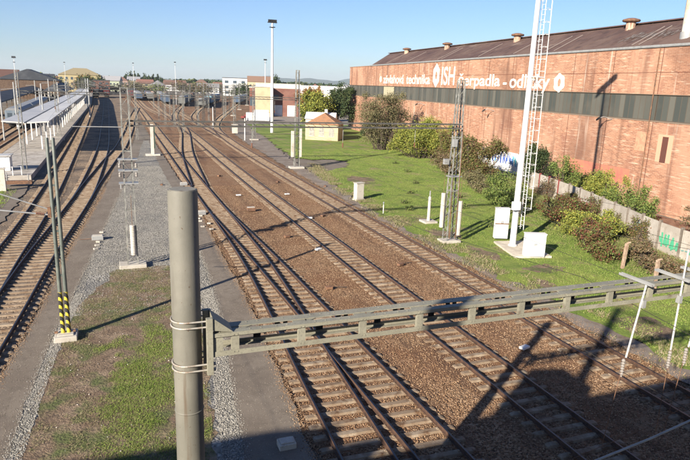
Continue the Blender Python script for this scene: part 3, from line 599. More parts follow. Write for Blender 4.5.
# four lamps on brackets, cables
for y, z in ((50.3,8.0),(73.2,7.7),(96.6,7.6),(118,7.5)):
    m = MB(); m.path([(0,y-.4,z-.1),(-.9,y-.2,z+.15),(-1.3,y-.1,z)], .035)
    b_ = m.build('lamp_bracket', M_lightgrey, FAC)
    m = MB(); m.lathe(0,0,[(.03,0),(.11,.05),(.13,.25),(.1,.5),(.03,.6)], 8)
    for i, v in enumerate(m.v): x, yy, zz = v; m.v[i] = (-1.25-zz*.75, y-.1+x, z+.05+yy-zz*.45)
    m.build('lamp_head', M_black, b_)
for y in (20.4, 34.2, 45.0):
    m = MB(); m.tube((-.1,y,0),(-.1,y,14.5),.05, n=8); m.build('downpipe', M_rust, FAC)
# roof ventilators
for y, xx in ((55.5,5.4),(77.6,5.4),(100.3,5.4),(119.5,5.4)):
    m = MB(); m.lathe(xx,y,[(.6,16.6),(.5,17.2),(.5,17.85),(.58,17.9)], 14); v_ = m.build('roof_vent', mat('streaked vent',(.42,.3,.22),[((.2,.11,.08),3,.45,.6,(2,2,.3))],rough=.8), FAC, smooth=True)
    m = MB(); m.lathe(xx,y,[(.55,17.88),(.85,17.94),(.92,18.05),(.85,18.17),(.4,18.3),(.1,18.33)], 18); m.build('vent_cap', M_rust, v_, smooth=True)
m = MB(); m.lathe(1.9,44.3,[(.48,14.8),(.48,21.5)], 14); c_ = m.build('chimney', mat('pale steel flue',(.48,.42,.32),[((.3,.24,.18),1,.5,.7),((.55,.52,.46),.7,.5,.6)],rough=.5), FAC, smooth=True)
m = MB(); m.lathe(1.9,44.3,[(.58,14.7),(.58,15.9)], 14); m.build('flue_band', M_lightgrey, c_, smooth=True)
# lettering on the brick
M_letter = mat('white wall paint', (.7,.66,.6), [((.5,.33,.24),3.2,.58,.66), ((.6,.5,.42),.9,.45,.6)], rough=.8)
def lettering(txt, ya, yb, z, size, bold=.012, name='lettering'):
    cu = bpy.data.curves.new(name, 'FONT'); cu.body = txt; cu.size = size; cu.extrude = .01; cu.offset = bold; cu.fill_mode = 'BOTH'
    o = bpy.data.objects.new(name, cu); col.objects.link(o); bpy.context.view_layer.update()
    dg = bpy.context.evaluated_depsgraph_get(); me = bpy.data.meshes.new_from_object(o.evaluated_get(dg)); bpy.data.objects.remove(o)
    xs = [v.co.x for v in me.vertices]; x0, x1 = min(xs), max(xs); k = (ya-yb)/(x1-x0)
    for v in me.vertices: x, y, zz = v.co; v.co = (-.02-zz, ya-(x-x0)*k, z+y)
    me.materials.clear(); me.materials.append(M_letter)
    o = bpy.data.objects.new(name, me); col.objects.link(o); o.parent = FAC; return o
lettering('závlahová', 118.0, 106.6, 11.0, 2.3, .04); lettering('technika', 105.4, 94.7, 11.0, 2.3, .04)
lettering('ISH', 90.2, 85.5, 10.95, 3.95, .05)
lettering('čerpadla', 84.2, 72.0, 10.9, 2.2, .035)
lettering('-', 71.2, 70.3, 10.75, 2.2, .035)
lettering('odlitky', 69.6, 61.0, 10.75, 2.35, .035)
def emblem(y, z, ro, ri, hexa):
    m = MB(); n = 24; V = []
    for k in range(n):
        a = 2*math.pi*k/n
        if hexa: rr = ro*(1.0 if k % 4 == 0 else .86 if k % 4 == 2 else .9); V.append((-.025, y+rr*.72*math.sin(a), z+rr*math.cos(a)))
        else: rr = ro*(1+(.07 if k % 4 < 2 else -.05)); V.append((-.025, y+rr*math.sin(a), z+rr*math.cos(a)))
    for k in range(n):
        a = 2*math.pi*k/n; V.append((-.025, y+ri*.62*math.sin(a), z+ri*math.cos(a)))
    Fq = [(k,(k+1)%n,n+(k+1)%n,n+k) for k in range(n)]; m.add(V, Fq); m.build('emblem', M_letter, FAC)
emblem(119.6, 11.8, .62, .3, False); emblem(92.3, 12.4, 1.95, .62, True); emblem(59.2, 11.4, 1.0, .45, False)
m = MB()                                      # illegible white roof scrawl
r = random.Random(4)
def rp(x, y): return (x, y, 14.72+(x-.2)*2.98/6.1+.05)
yy = 52.6
for k in range(9):
    w_ = r.uniform(.35,.6); p = [rp(1.6+r.uniform(0,.4), yy), rp(3.4+r.uniform(-.4,.5), yy-w_*.4), rp(2.4, yy-w_*.9), rp(3.5+r.uniform(-.3,.4), yy-w_*1.2)]
    for a, b in zip(p, p[1:]): m.bar(a, b, .12, .02)
    yy -= w_*1.45
m.build('roof_scrawl', mat('faded roof paint',(.17,.155,.15),[((.09,.06,.05),2,.42,.6)],rough=.8), FAC)
m = MB()
m.box(-.3,-.1,62,76,0,2.6); mu = m.build('low_painted_wall', mat('white blue spray wall',(.62,.62,.62),[((.5,.47,.43),1,.4,.6)],rough=.8), FAC)
m = MB(); r = random.Random(9)
for k in range(16):
    y = 74.5-k*.72; z = 1.2
    for j in range(3): m.bar((-.31,y+r.uniform(-.25,.25),z+r.uniform(-.3,.2)), (-.31,y+r.uniform(-.3,.3),z+r.uniform(.5,1.25)), .02, .2, up=(1,0,0)) if False else m.bar((-.31,y+r.uniform(-.25,.25),z+r.uniform(-.3,.2)), (-.31,y+r.uniform(-.3,.3),z+r.uniform(.5,1.25)), .16, .03, up=(1,0,0))
m.build('graffiti', mat('blue spray',(.06,.12,.4),[((.1,.35,.42),.7,.5,.6)],rough=.7), mu)

# ------------------------------------------------------------------ concrete panel wall in front of the factory
W0 = thing('concrete_wall', 'grey-white concrete panel wall with posts and green graffiti below the factory', 'wall', (0,0,0))
ss = []; s = 52.0
while s > 8:
    ss.append((float(WALLX(s)), s)); s -= 2.1
for i, (a, b) in enumerate(zip(ss, ss[1:])):
    ax, ay = a; bx, by = b; dx, dy = (bx-ax), (by-ay); L = math.hypot(dx,dy); ux, uy = dx/L, dy/L; m = MB()
    h = 1.95
    m.bar((ax+ux*.1, ay+uy*.1, h/2-.05), (bx-ux*.1, by-uy*.1, h/2-.05), .07, h+.1)
    pm = mat('panel concrete',(.33,.295,.25),[((.42,.385,.335),.7,.42,.6),((.28,.24,.19),1.6,.55,.72),((.22,.18,.14),6,.62,.75)],rough=.9,bump=(12,.01))
    m.build('panel', pm, W0)
for i, (ax, ay) in enumerate(ss):
    m = MB(); m.bar((ax,ay,-.1),(ax,ay,2.08),.17,.17); m.build('post', M_redpaint if i in (1,2,3) else mat('dark post',(.12,.1,.08),[((.2,.17,.14),2,.4,.6)],rough=.9), W0)
m = MB(); r = random.Random(2)
def wp(s, z): x = float(WALLX(s)); return (x-.06, s, z)
def stroke(s0, z0, s1, z1, w_): m.bar(wp(s0,z0), wp(s1,z1), w_, .03, up=(1,0,0))
for k in range(12):
    s0 = 28.6-k*.16; stroke(s0, .35+r.random()*.3, s0-.25+r.random()*.4, 1.0+r.random()*.45, .11)
for k in range(5): s0 = 25.9-k*.35; stroke(s0, .5, s0-.2, .5+r.random()*.7, .1)
m.build('graffiti', mat('green spray',(.06,.3,.17),rough=.7), W0)
m = MB()
for k in range(7): s0 = 31.6-k*.14; stroke(s0, .5+r.random()*.2, s0-.15+r.random()*.3, 1.2+r.random()*.2, .08)
for k in range(6): s0 = 26.9-k*.3; stroke(s0, .45+r.random()*.2, s0-.2, .6+r.random()*.2, .07)
m.build('graffiti', mat('teal spray',(.12,.26,.24),rough=.7), W0)
# rubble slope behind the wall
sheet('rubble_bank', [(41.2,51),(38.9,40.9),(36.3,33.3),(34.8,29),(34,24),(33.5,10),(43,10),(44.2,30),(45.5,50)], -.01, mat('brown rubble',(.16,.08,.05),[((.26,.15,.1),1.2,.4,.6),((.1,.055,.035),3,.5,.7)],bump=(6,.08),rough=.95), amp=.05)
P = np.stack([rng.uniform(35,41.5,2500), rng.uniform(20,36,2500)], -1); P = P[P[:,0] > WALLX(P[:,1])+.4]
stones('brick_rubble', P, .06, .22, mat('brick rubble',(0,0,0),island=[(.2,.1,.06),(.33,.17,.11),(.42,.24,.17),(.15,.07,.05)],rough=.95), .06, 'broken orange brick rubble between the concrete wall and the factory', 'rubble')

# ------------------------------------------------------------------ near portal: tubular column with clamped beam
CX, CY = .714, 7.38
mast = thing('steel_column', 'thick round grey steel column with open flat top in the foreground', 'column', (CX, CY, 0))
m = MB(); m.lathe(0,0,[(.195,-.1),(.192,2.5),(.185,6),(.181,8.965),(.177,8.99)], 56); tb = m.build('tube', M_column, mast, smooth=True)
m = MB(); m.lathe(0,0,[(.164,8.987),(.164,8.997)], 40); m.build('cap', mat('cap steel',(.19,.18,.15),[((.12,.1,.08),14,.5,.7)],rough=.7), tb)
m = MB()
for z_ in (3.1, 6.0): m.lathe(0,0,[(.187,z_-.012),(.193,z_-.004),(.193,z_+.004),(.187,z_+.012)], 48)
m.build('weld_ring', M_column, tb, smooth=True)
m = MB(); m.box(-.5,.5,-.5,.5,-.1,.35); m.build('foundation', M_concrete, mast, bevel=.03)
def ring(mb, z, r0, t, x1):
    pts = [(x1,-r0,z)]+[(r0*math.cos(a), r0*math.sin(a), z) for a in np.linspace(-math.pi/2,-math.pi*1.5,23)]+[(x1,r0,z)]
    mb.path(pts, t, n=8)
BZ, BT, BY0, BY1, BX0, BE = 6.82, 7.14, 7.12, 7.46, 1.0, 20.4
beam = thing('gantry_beam', 'grey-green riveted portal beam clamped to the thick column, spanning the tracks', 'gantry beam', (0,0,0))
M_bolt = mat('pale bolt steel',(.36,.34,.3),[((.24,.17,.12),8,.5,.7)],rough=.5,metal=.2)
for z in (7.31,7.23,6.71,6.63):
    m = MB(); ring(m, z, .198, .0115, .3); m.v = [(v[0]+CX, v[1]+CY-.015, v[2]) for v in m.v]; m.build('clamp', M_bolt, beam, smooth=True)
for y in (7.165, 7.545):
    m = MB()
    for z in (7.31,7.23,6.71,6.63): m.tube((.985,y-(.0 if y < 7.3 else .0),z),(1.045,y,z),.022,n=6)
    m.build('nut', M_bolt, beam)
m = MB(); m.box(.93,1.01,7.1,7.17,6.58,7.36); m.build('bracket', M_beam, beam, bevel=.004)
m = MB(); m.box(.93,1.01,7.43,7.5,6.58,7.36); m.build('bracket', M_beam, beam, bevel=.004)
m = MB(); m.add([(1.012,7.12,7.36),(1.012,7.46,7.36),(1.27,7.45,7.146),(1.27,7.13,7.146),(1.012,7.12,7.19),(1.012,7.46,7.19),(1.27,7.45,7.142),(1.27,7.13,7.142)],[(0,3,2,1),(4,5,6,7),(0,4,7,3),(1,2,6,5),(3,7,6,2),(0,1,5,4)]); m.build('gusset', M_beam, beam)
def chord(y, z, sy, sz, w1, w2, t=.011):
    m = MB(); m.box(BX0,BE,min(y,y+sy*w1),max(y,y+sy*w1),min(z,z+sz*t),max(z,z+sz*t))
    m.box(BX0,BE,min(y,y+sy*t),max(y,y+sy*t),min(z+sz*t,z+sz*w2),max(z+sz*t,z+sz*w2)); m.build('chord', M_beam, beam)
chord(BY0,BT,1,-1,.105,.05); chord(BY1,BT,-1,-1,.15,.045); chord(BY0,BZ,1,1,.085,.07); chord(BY1,BZ,-1,1,.075,.07)
m = MB(); m.box(BX0,BE,BY0+.012,BY0+.03,BT-.062,BT-.0505); m.build('shade_line', M_dark, beam)  # dark strip paints the edge shadow under the top chord
m = MB(); m.box(BX0,1.14,BY0+.012,BY0+.02,BZ+.0115,BT-.063); m.build('end_plate', M_beam, beam)
x = 1.3; mrv = MB(); md = MB()
while x < BE-.3:
    m = MB(); m.box(x-.05,x+.05,BY0+.012,BY0+.022,BZ+.0115,BT-.063); m.box(x-.05,x-.04,BY0+.0225,BY0+.07,BZ+.0115,BT-.063); m.build('front_post', M_beam, beam)
    m = MB(); m.box(x-.09,x+.09,BY0+.095,BY1-.14,BT-.023,BT-.0115)
    V = [(x+.09,BY0+.095,BT-.0115),(x+.26,BY1-.14,BT-.0115),(x+.12,BY1-.14,BT-.0115),(x+.091,BY0+.12,BT-.0115)]
    m.add(V+[(a,b,c-.011) for a,b,c in V], [(0,1,2,3),(7,6,5,4),(0,4,5,1),(1,5,6,2),(2,6,7,3),(3,7,4,0)]); m.build('top_batten', M_beam, beam)
    md.box(x+.3,x+.4,BY1-.04,BY1-.025,BZ+.072,BZ+.16)  # black blocks paint the shade seen inside the beam
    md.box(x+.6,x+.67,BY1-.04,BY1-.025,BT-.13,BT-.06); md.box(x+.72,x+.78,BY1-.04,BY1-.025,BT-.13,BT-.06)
    for a in (-.025,.025):
        for b in (BZ+.045,BT-.035): mrv.tube((x+a,BY0+.012,b),(x+a,BY0-.006,b),.010,n=6)
    for a in (-.35,-.2,.2,.35): mrv.tube((x+a,BY0+.05,BT),(x+a,BY0+.05,BT+.006),.010,n=6); mrv.tube((x+a,BY1-.05,BT),(x+a,BY1-.05,BT+.006),.010,n=6)
    x += .905
tag(mrv.build('rivet', M_beam, beam), None, None, kind='stuff'); tag(md.build('painted_shade', M_dark, beam), None, None, kind='stuff')
def drop(x, lean, top_up, label):
    t = thing('drop_support', label, 'hanger', (x, 7.31, BZ), group='insulated supports hanging from the near beam')
    m = MB(); m.box(-.032,.032,-.36,.36,.335,.345); m.box(-.032,-.026,-.36,.36,.345,.38); m.box(.026,.032,-.36,.36,.345,.38); m.build('channel', M_lightgrey, t)
    m = MB(); m.tube((0,-.22,top_up),(lean*.45,-.22,-1.0),.017,n=10); m.build('tube', mat('dull white tube',(.45,.45,.43),[((.33,.32,.3),5,.5,.65)],rough=.6), t)
    m = MB(); m.lathe(lean*.55,-.22,[(.018,-1.36)]+[(.036 if k % 2 else .018,-1.33+k*.025) for k in range(12)]+[(.018,-1.02)],10); m.build('insulator', M_greyins, t)
    m = MB(); m.path([(lean*.52,-.22,-1.0),(lean*.8,-.22,-2.0),(lean*.98,-.22,-2.7)],.006); m.build('rod', M_rust, t)
    m = MB(); m.box(-.035,.035,-.25,-.17,-.09,.05); m.build('clip', M_lightgrey, t)
    return t
drop(8.35,-.45,.33,'white hanging support tube through the near beam, leftmost one')
drop(9.21,.0,.9,'tall white hanging support tube rising above the near beam')
drop(9.86,-.45,.34,'white hanging support tube at the right edge of the picture, slanting inwards')
def reg(name, pts, r_, m_, label, cat):
    t = thing(name, label, cat, pts[0]); m = MB(); m.path([tuple(Vector(p)-Vector(pts[0])) for p in pts], r_, n=10); m.build('arm_tube', m_, t)
    q = Vector(pts[-1])-Vector(pts[0]); m = MB(); m.tube(q-Vector((.1,0,.03)), q+Vector((.1,0,.03)), r_*1.5); m.build('end_fitting', M_lightgrey, t); return t
reg('registration_arm', [(11.4,7.2,4.35),(9.25,7.2,3.92),(7.65,7.2,3.68)], .022, M_lightgrey, 'pale grey slanting registration tube low at the right edge', 'arm')
reg('steady_arm', [(10.4,7.2,4.6),(9.2,7.2,4.2),(7.7,7.2,3.95),(5.9,7.2,3.6)], .006, M_rust, 'thin brown steady wire crossing low in front of the rails', 'arm')

# ------------------------------------------------------------------ twin tube mast at left
t = thing('twin_pole_mast', 'pair of grey-green poles with black and yellow striped feet on a concrete block', 'mast', (-2.36,24.6,0))
for dx, lab in ((-.1,0),(.11,0)):
    m = MB(); m.lathe(dx,0,[(.075,1.95),(.062,8.0),(.05,8.03)],14); pl = m.build('pole', M_poleg, t, smooth=True)
    m = MB(); m.lathe(dx,0,[(.078,.2),(.078,1.95)],14); m.build('pole_base', M_yellow, pl, smooth=True)
    # helical black stripes
    m = MB(); n = 20
    for h in range(5):
        V = []
        for j in range(n+1):
            a = 2*math.pi*j/n; z = .3+h*.33+.14*math.cos(a+2.2)
            V += [(dx+.082*math.cos(a), .082*math.sin(a), z), (dx+.082*math.cos(a), .082*math.sin(a), z+.19)]
        m.add(V, [(2*j,2*j+2,2*j+3,2*j+1) for j in range(n)])
    m.build('black_stripe', M_black, pl)
for z in (2.6,4.4,6.2,7.6): m = MB(); m.box(-.1,.08,-.03,.03,z,z+.07); m.build('spacer', M_poleg, t)
m = MB(); m.box(-.42,.42,-.42,.42,-.1,.17); m.box(-.3,.3,-.3,.3,.17,.22); m.build('foundation', M_concrete, t, bevel=.03)
m = MB(); m.box(-.42,-.3,-.05,.05,.22,.3); m.box(.26,.36,-.05,.05,.22,.3); m.build('anchor_plate', M_rust, t)
t2 = thing('cantilever_arm', 'pair of grey cantilever tubes reaching left from the twin poles', 'cantilever', (-2.52,24.6,0))
m = MB(); m.tube((0,0,5.28),(-3.6,0,6.75),.024); m.build('stay_tube', M_lightgrey, t2)
m = MB(); m.tube((-.1,0,5.1),(-3.6,0,5.62),.03); m.build('bracket_tube', M_lightgrey, t2)
m = MB(); m.tube((0,0,5.19),(-.1,0,5.19),.05); m.box(-.12,.0,-.06,.06,5.0,5.4); m.build('hinge', M_rust, t2)
m = MB()
for j in range(5): m.tube((-.25-j*.06,0,5.14+j*.009),(-.28-j*.06,0,5.145+j*.009),.055)
m.build('insulator', M_porc, t2)

# ------------------------------------------------------------------ lattice masts
def lattice(loc, h, w0, w1, label, depth=None, foot=True, group='lattice catenary masts', lod=0, m_=None, slabw=.75, col_=None):
    m_ = m_ or M_masts; t = thing('lattice_mast', label, 'mast', loc, group=group); d0 = depth or w0*.8
    def P(sx, sy, z): k = z/h; w_ = w0+(w1-w0)*k; dd = d0+(w1*.8-d0)*k; return (sx*w_/2, sy*dd/2, z)
    a = .05 if not lod else .07
    if lod:
        m = MB()
        for sx in (-1,1):
            for sy in (-1,1): m.bar(P(sx,sy,0), P(sx,sy,h), a, a)
        m.build('leg', m_, t)
    else:
        for sx in (-1,1):
            for sy in (-1,1): m = MB(); m.bar(P(sx,sy,0), P(sx,sy,h), .065, .065); m.build('leg', m_, t)
    m = MB(); z = .3; k = 0; step = .5 if not lod else .9
    while z+step < h:
        s = 1 if k % 2 else -1
        for sy in (-1,1): m.bar(P(-s,sy,z), P(s,sy,z+step), .035 if not lod else .05, .012 if not lod else .03)
        if not lod:
            for sx in (-1,1): m.bar(P(sx,-s,z), P(sx,s,z+step), .012, .035)
        z += step; k += 1
    for z in (h-.03, h*.66, h*.33):
        for sy in (-1,1): m.bar(P(-1,sy,z), P(1,sy,z), .05, .05)
        for sx in (-1,1): m.bar(P(sx,-1,z), P(sx,1,z), .05, .05)
    m.build('lacing', m_, t)
    if foot:
        m = MB(); m.box(-slabw,slabw,-slabw*.65,slabw*.65,-.1,.16); m.build('foundation', M_concrete, t, bevel=.03 if not lod else 0)
    return t
def counterweight(parent, x, y, z0, z1, r, m_=None):
    m = MB(); z = z0
    while z+.09 < z1: m.lathe(x,y,[(r*.93,z),(r,z+.015),(r,z+.075),(r*.93,z+.09)],12); z += .1
    o = m.build('counterweight', m_ or M_whitecon, parent)
    m = MB(); m.tube((x,y,z0-.1),(x,y,z1+1.6),.012); m.build('rod', M_rust, o)
    return o
ML = lattice((.45,33.9,0), 9.8, .52, .36, 'lattice mast with tall pale counterweight stack on the grey gravel', slabw=.72)
counterweight(ML, .06, -.42, .75, 2.5, .14)
m = MB()
for z in (6.0,5.4,4.7): m.box(-.5,.5,-.32,.3,z,z+.05); m.box(-.45,-.38,-.3,.28,z-.25,z)
m.build('bracket_frame', M_lightgrey, ML)
m = MB()
for x_ in (-.42,.42):
    for z in (5.1,5.6): m.lathe(x_,-.3,[(.05,z),(.07,z+.06),(.05,z+.12),(.07,z+.18),(.05,z+.24)],10)
m.build('insulator', M_greyins, ML)
m = MB(); m.tube((-.2,-.2,7.75),(-2.6,0,7.75),.022); m.build('side_arm', M_lightgrey, ML)
MR = lattice((21.15,34.3,0), 10.9, .72, .36, 'tall lattice mast with two pale counterweight stacks at the lawn edge', slabw=.7)
counterweight(MR, -.55, .25, 1.0, 3.4, .15); counterweight(MR, .5, -.25, .5, 2.9, .16)
m = MB(); m.box(-.5,-.2,-.45,-.25,6.6,7.1); m.box(-.85,-.5,-.1,.15,5.4,5.75); m.box(-.45,.45,-.3,.3,4.55,4.6); m.build('switch_box', M_lightgrey, MR)
m = MB(); m.tube((-.2,-.2,4.5),(-.2,-.32,.3),.03); m.tube((.25,-.3,8),(.25,-.36,.3),.025); m.build('conduit', M_rust, MR)
M3 = lattice((20.9,71.2,0), 11.9, .62, .36, 'lattice mast with concrete slab weights near the yellow shed', slabw=.9)
m = MB(); m.box(-.75,-.42,-.3,.0,1.4,4.6); m.build('counterweight', M_whitecon, M3)
m = MB(); m.box(.3,.55,-.35,-.05,1.4,4.9); m.build('counterweight', M_whitecon, M3)
M4 = lattice((-9.3,70,0), 10.7, .4, .26, 'slim lattice mast standing at the near end of the platform', slabw=.5)
# portal beams
def portal(x0, x1, y, z, h, label, lod=0):
    t = thing('portal_beam', label, 'gantry beam', (x0,y,z), group='portal beams across the tracks'); L = x1-x0; m = MB(); a = .07 if not lod else .09; pm = M_portal
    for yy in (-h/2, h/2):
        for zz in (0, h): m.box(0,L,yy-a/2,yy+a/2,zz-a/2,zz+a/2)
    m.build('chord', pm, t); m = MB(); x = 0; k = 0; st = .45 if not lod else 1.6
    while x+st < L:
        s0, s1 = (0,h) if k % 2 else (h,0)
        for yy in (-h/2, h/2): m.bar((x,yy,s0),(x+st,yy,s1),.022 if not lod else .04,.02); x += st; k += 1
    m.build('lacing', pm, t); return t
M_portal = mat('dark portal steel', (.06,.06,.055), [((.12,.11,.1),1.5,.45,.65)], rough=.7)
portal(.45,21.15,34.0,7.8,.26,'portal beam from the gravel mast to the tall mast at the lawn edge')
portal(-9.3,20.9,71,8.35,.26,'portal beam ending at the mast near the yellow shed')
def dropper(x, y, zt, zb, grp, lab):
    t = thing('catenary_hanger', lab, 'hanger', (x,y,0), group=grp)
    m = MB(); m.tube((0,0,zt),(0,0,zb),.016,n=6); m.build('tube', M_masts, t)
    m = MB()
    for j in range(4): m.lathe(0,0,[(.03,zb-.1-j*.07),(.06,zb-.07-j*.07),(.03,zb-.04-j*.07)],8)
    m.build('insulator', M_porc, t)
    m = MB(); m.tube((0,0,zb-.35),(.9,0,zb-.55),.01,n=6); m.build('steady_arm', M_rust, t)
for k in ('A','B','C'): dropper(FN[k](34), 34.0, 7.75, 6.9, 'hangers under the nearer lattice portal', 'steel hanger under the nearer lattice portal, above the '+{'A':'leftmost main track','B':'middle track','C':'track beside the lawn','D1':'platform track','D2':'track beside the asphalt path'}[k])
for k in ('D1','D2','A','B','C'): dropper(FN[k](71), 71.0, 8.2, 7.1, 'hangers under the second lattice portal', 'steel hanger under the second lattice portal, above the '+{'A':'leftmost main track','B':'middle track','C':'track beside the lawn','D1':'platform track','D2':'track beside the asphalt path'}[k])
ords = ['third','fourth','fifth','sixth','seventh','eighth','ninth']
for i, (s, xl, xr) in enumerate(((108,-8.9,23.5),(146,-9.5,27),(186,-10.5,34),(228,-11.5,44),(272,-12.5,56),(322,-14,70))):
    lattice((xl,s,0), 9.6, .5, .32, f'distant lattice mast carrying the left end of the {ords[i]} portal from the bridge', lod=1)
    lattice((xr,s,0), 9.6, .5, .32, f'distant lattice mast carrying the right end of the {ords[i]} portal from the bridge', lod=1)
    portal(xl, xr, s, 8.3, .34, f'{ords[i]} portal beam from the bridge, far down the tracks', lod=1)
mid = [(3.2,108),(2.9,146),(10.8,146),(22.6,186),(4,186),(13,228),(28,228),(6,272),(24,272),(38,272),(8,322),(30,322),(50,322)]
rq = random.Random(8)
for q in range(34): s_ = rq.uniform(120,380); mid.append((round(rq.uniform(9,14+(s_-100)*.22),1), round(s_)))
mid.sort(key=lambda q: q[0]/q[1])
for i, (x, s) in enumerate(mid): lattice((x,s,0), 6.5+((i*37)%11)*.3, .3, .22, f'distant lattice mast standing between far tracks, {nth(i)} from the left of its group', lod=1, foot=False, m_=M_portal if i % 2 else None, group='masts between the far tracks')

# catenary wires
def wire(key, s0, s1, label):
    f = FN[key]; t = thing('catenary_wire', label, 'wire', (0,0,0)); m = MB(); m2 = MB(); n = int((s1-s0)/6); pc = pm_ = None; m3 = MB()
    for i in range(n+1):
        s = s0+(s1-s0)*i/n; u = ((s-8) % 32)/32; zc = 5.45; zm = 6.9-1.1*4*u*(1-u)*.85
        a = (f(s), s, zc); b = (f(s), s, zm)
        if pc: m.tube(pc, a, .0065, n=5); m2.tube(pm_, b, .0055, n=5)
        m3.tube(a, b, .0025, n=4); pc, pm_ = a, b
    m.build('contact_wire', M_wire, t); m2.build('messenger_wire', M_wire, t); m3.build('dropper', M_wire, t)
wire('A2',-4,46,'overhead wire above the diverging track in front of the near column')
wire('B',-4,320,'overhead wire above the middle track')
wire('C',-4,290,'overhead wire above the track beside the lawn')
wire('A',48,320,'overhead wire above the leftmost main track, from the middle distance on')
wire('D1',-4,320,'overhead wire above the platform track')
wire('DX',56,220,'overhead wire above the connecting rails beside the canopy shadow')
wire('H',165,330,'overhead wire above the distant left branch')
wire('E',130,330,'overhead wire above the far curve')

# ------------------------------------------------------------------ concrete posts, light pole, cabinets
t = thing('concrete_post', 'white concrete anchor post with slab foot beside the leftmost main track', 'post', (4.5,86,0))
m = MB(); m.bar((0,0,.1),(0,0,4.2),.42,.42); m.build('shaft', M_whitecon, t, bevel=.02); m = MB(); m.box(-.95,.95,-.6,.6,-.1,.14); m.build('foundation', M_whitecon, t)
m = MB(); m.box(.22,.36,-.12,.12,.9,4.0); m.build('side_channel', mat('green steel',(.1,.18,.12),rough=.6), t)
t = thing('marker_post', 'short white post on a concrete slab beside the tall lawn mast', 'post', (22.7,40.1,0))
m = MB(); m.lathe(0,0,[(.13,.1),(.11,2.0),(.06,2.05)],10); m.build('shaft', M_whitecon, t); m = MB(); m.box(-.55,.55,-.55,.55,-.1,.12); m.build('foundation', M_concrete, t, bevel=.03)
m = MB(); m.lathe(0,0,[(.05,2.05),(.05,2.5)],8); m.build('tip', M_lightgrey, t)
t = thing('relay_cabinet', 'narrow cream relay cabinet alone on the lawn edge', 'cabinet', (20.7,49.9,0), .25)
m = MB(); m.box(-.42,.42,-.25,.25,.08,1.55); m.build('body', M_whitecon, t, bevel=.02); m = MB(); m.box(-.46,.46,-.29,.29,1.55,1.62); m.build('lid', M_concrete, t); m = MB(); m.box(-.5,.5,-.3,.3,-.1,.08); m.build('plinth', M_concrete, t)
m = MB(); m.box(-.38,.38,-.262,-.252,.18,1.45); m.box(.3,.34,-.28,-.262,.75,.9); m.build('door', M_whitecon, t)
t = thing('signal_post', 'thin short white post at the lawn edge before the relay cabinet', 'post', (20.5,43.9,0)); m = MB(); m.lathe(0,0,[(.035,-.05),(.035,.85)],8); m.build('shaft', M_white, t); m = MB(); m.lathe(0,0,[(.06,.85),(.06,.95)],8); m.build('cap', M_white, t)
m = MB(); m.lathe(0,0,[(.09,-.05),(.07,3.9),(.02,3.95)],8); tag(m.build('white_post', M_white, loc=(21.7,107.4,0)), 'slim white post between the far tracks and the lawn', 'post')
m = MB(); m.lathe(0,0,[(.09,-.05),(.07,4.6),(.02,4.65)],8); tag(m.build('white_post', M_white, loc=(20.2,135.3,0)), 'slim white post between two far curving tracks', 'post')
t = thing('trackside_cabinet', 'small grey cabinet beside the far curve of the lawn track', 'cabinet', (22.6,122,0)); m = MB(); m.box(-.5,.5,-.35,.35,0,1.35); m.build('body', M_whitecon, t); m = MB(); m.box(-.55,.55,-.4,.4,1.35,1.45); m.build('lid', M_concrete, t)

PX, PY = 24.75, 32.0
t = thing('light_pole', 'tall white floodlight pole with caged ladder rising out of the picture', 'light pole', (PX,PY,0))
m = MB(); m.lathe(0,0,[(.3,.1),(.3,.16),(.21,.2),(.2,3),(.16,12),(.13,22)],20); m.build('shaft', M_white, t, smooth=True)
m = MB()
for a in (-.17,.17): m.tube((.62+0,a,1.2),(.42,a,22),.022,n=6)
z = 1.5
while z < 21.8: xx = .62-.2*(z-1.2)/20.8; m.tube((xx,-.17,z),(xx,.17,z),.013,n=5); z += .3
ld = m.build('ladder', M_white, t)
m = MB(); z = 2.6
while z < 21.8:
    xx = .62-.2*(z-1.2)/20.8; pts = [(xx+.36*(1-math.cos(a))+.0, -.33*math.sin(a) if False else .34*math.cos(a+math.pi/2), z) for a in np.linspace(0,math.pi,7)]
    pts = [(xx+.62*math.sin(a), .33*math.cos(a), z) for a in np.linspace(0,math.pi,8)]; m.path(pts, .013, n=5); z += .75
for a in (math.pi*.2,math.pi*.5,math.pi*.8): m.tube((.6+.62*math.sin(a), .33*math.cos(a), 2.6),(.42+.62*math.sin(a), .33*math.cos(a), 21.8),.011,n=5)
m.build('ladder_cage', M_white, ld)
m = MB(); z = 1.4
while z < 21: xx = .62-.2*(z-1.2)/20.8; m.tube((.15,0,z),(xx,0,z),.015,n=5); z += 2.4
m.build('ladder_bracket', M_white, ld)
m = MB(); m.box(-.55,.0,-.45,-.18,2.65,3.2); m.build('junction_box', M_white, t, bevel=.01)
m = MB(); m.box(-.1,.75,-.5,.45,11.2,11.25); m.build('rest_platform', M_white, t)
m = MB()
m.box(-1.5,1.5,-.12,.12,22,22.2)
for i in range(5): m.box(-1.4+i*.62,-1.0+i*.62,-.4,.0,22.2,22.7)
m.build('floodlight_bar', M_lightgrey, t)
m = MB(); m.add([(-1.5,-2.3,.1),(.9,-2.9,.1),(1.7,.9,.1),(-.6,1.3,.1),(-1.5,-2.3,-.1),(.9,-2.9,-.1),(1.7,.9,-.1),(-.6,1.3,-.1)],[(0,1,2,3),(7,6,5,4),(0,4,5,1),(1,5,6,2),(2,6,7,3),(3,7,4,0)]); m.build('foundation', mat('pale slab',(.52,.47,.38),[((.42,.37,.3),2,.45,.6)],rough=.9), t)
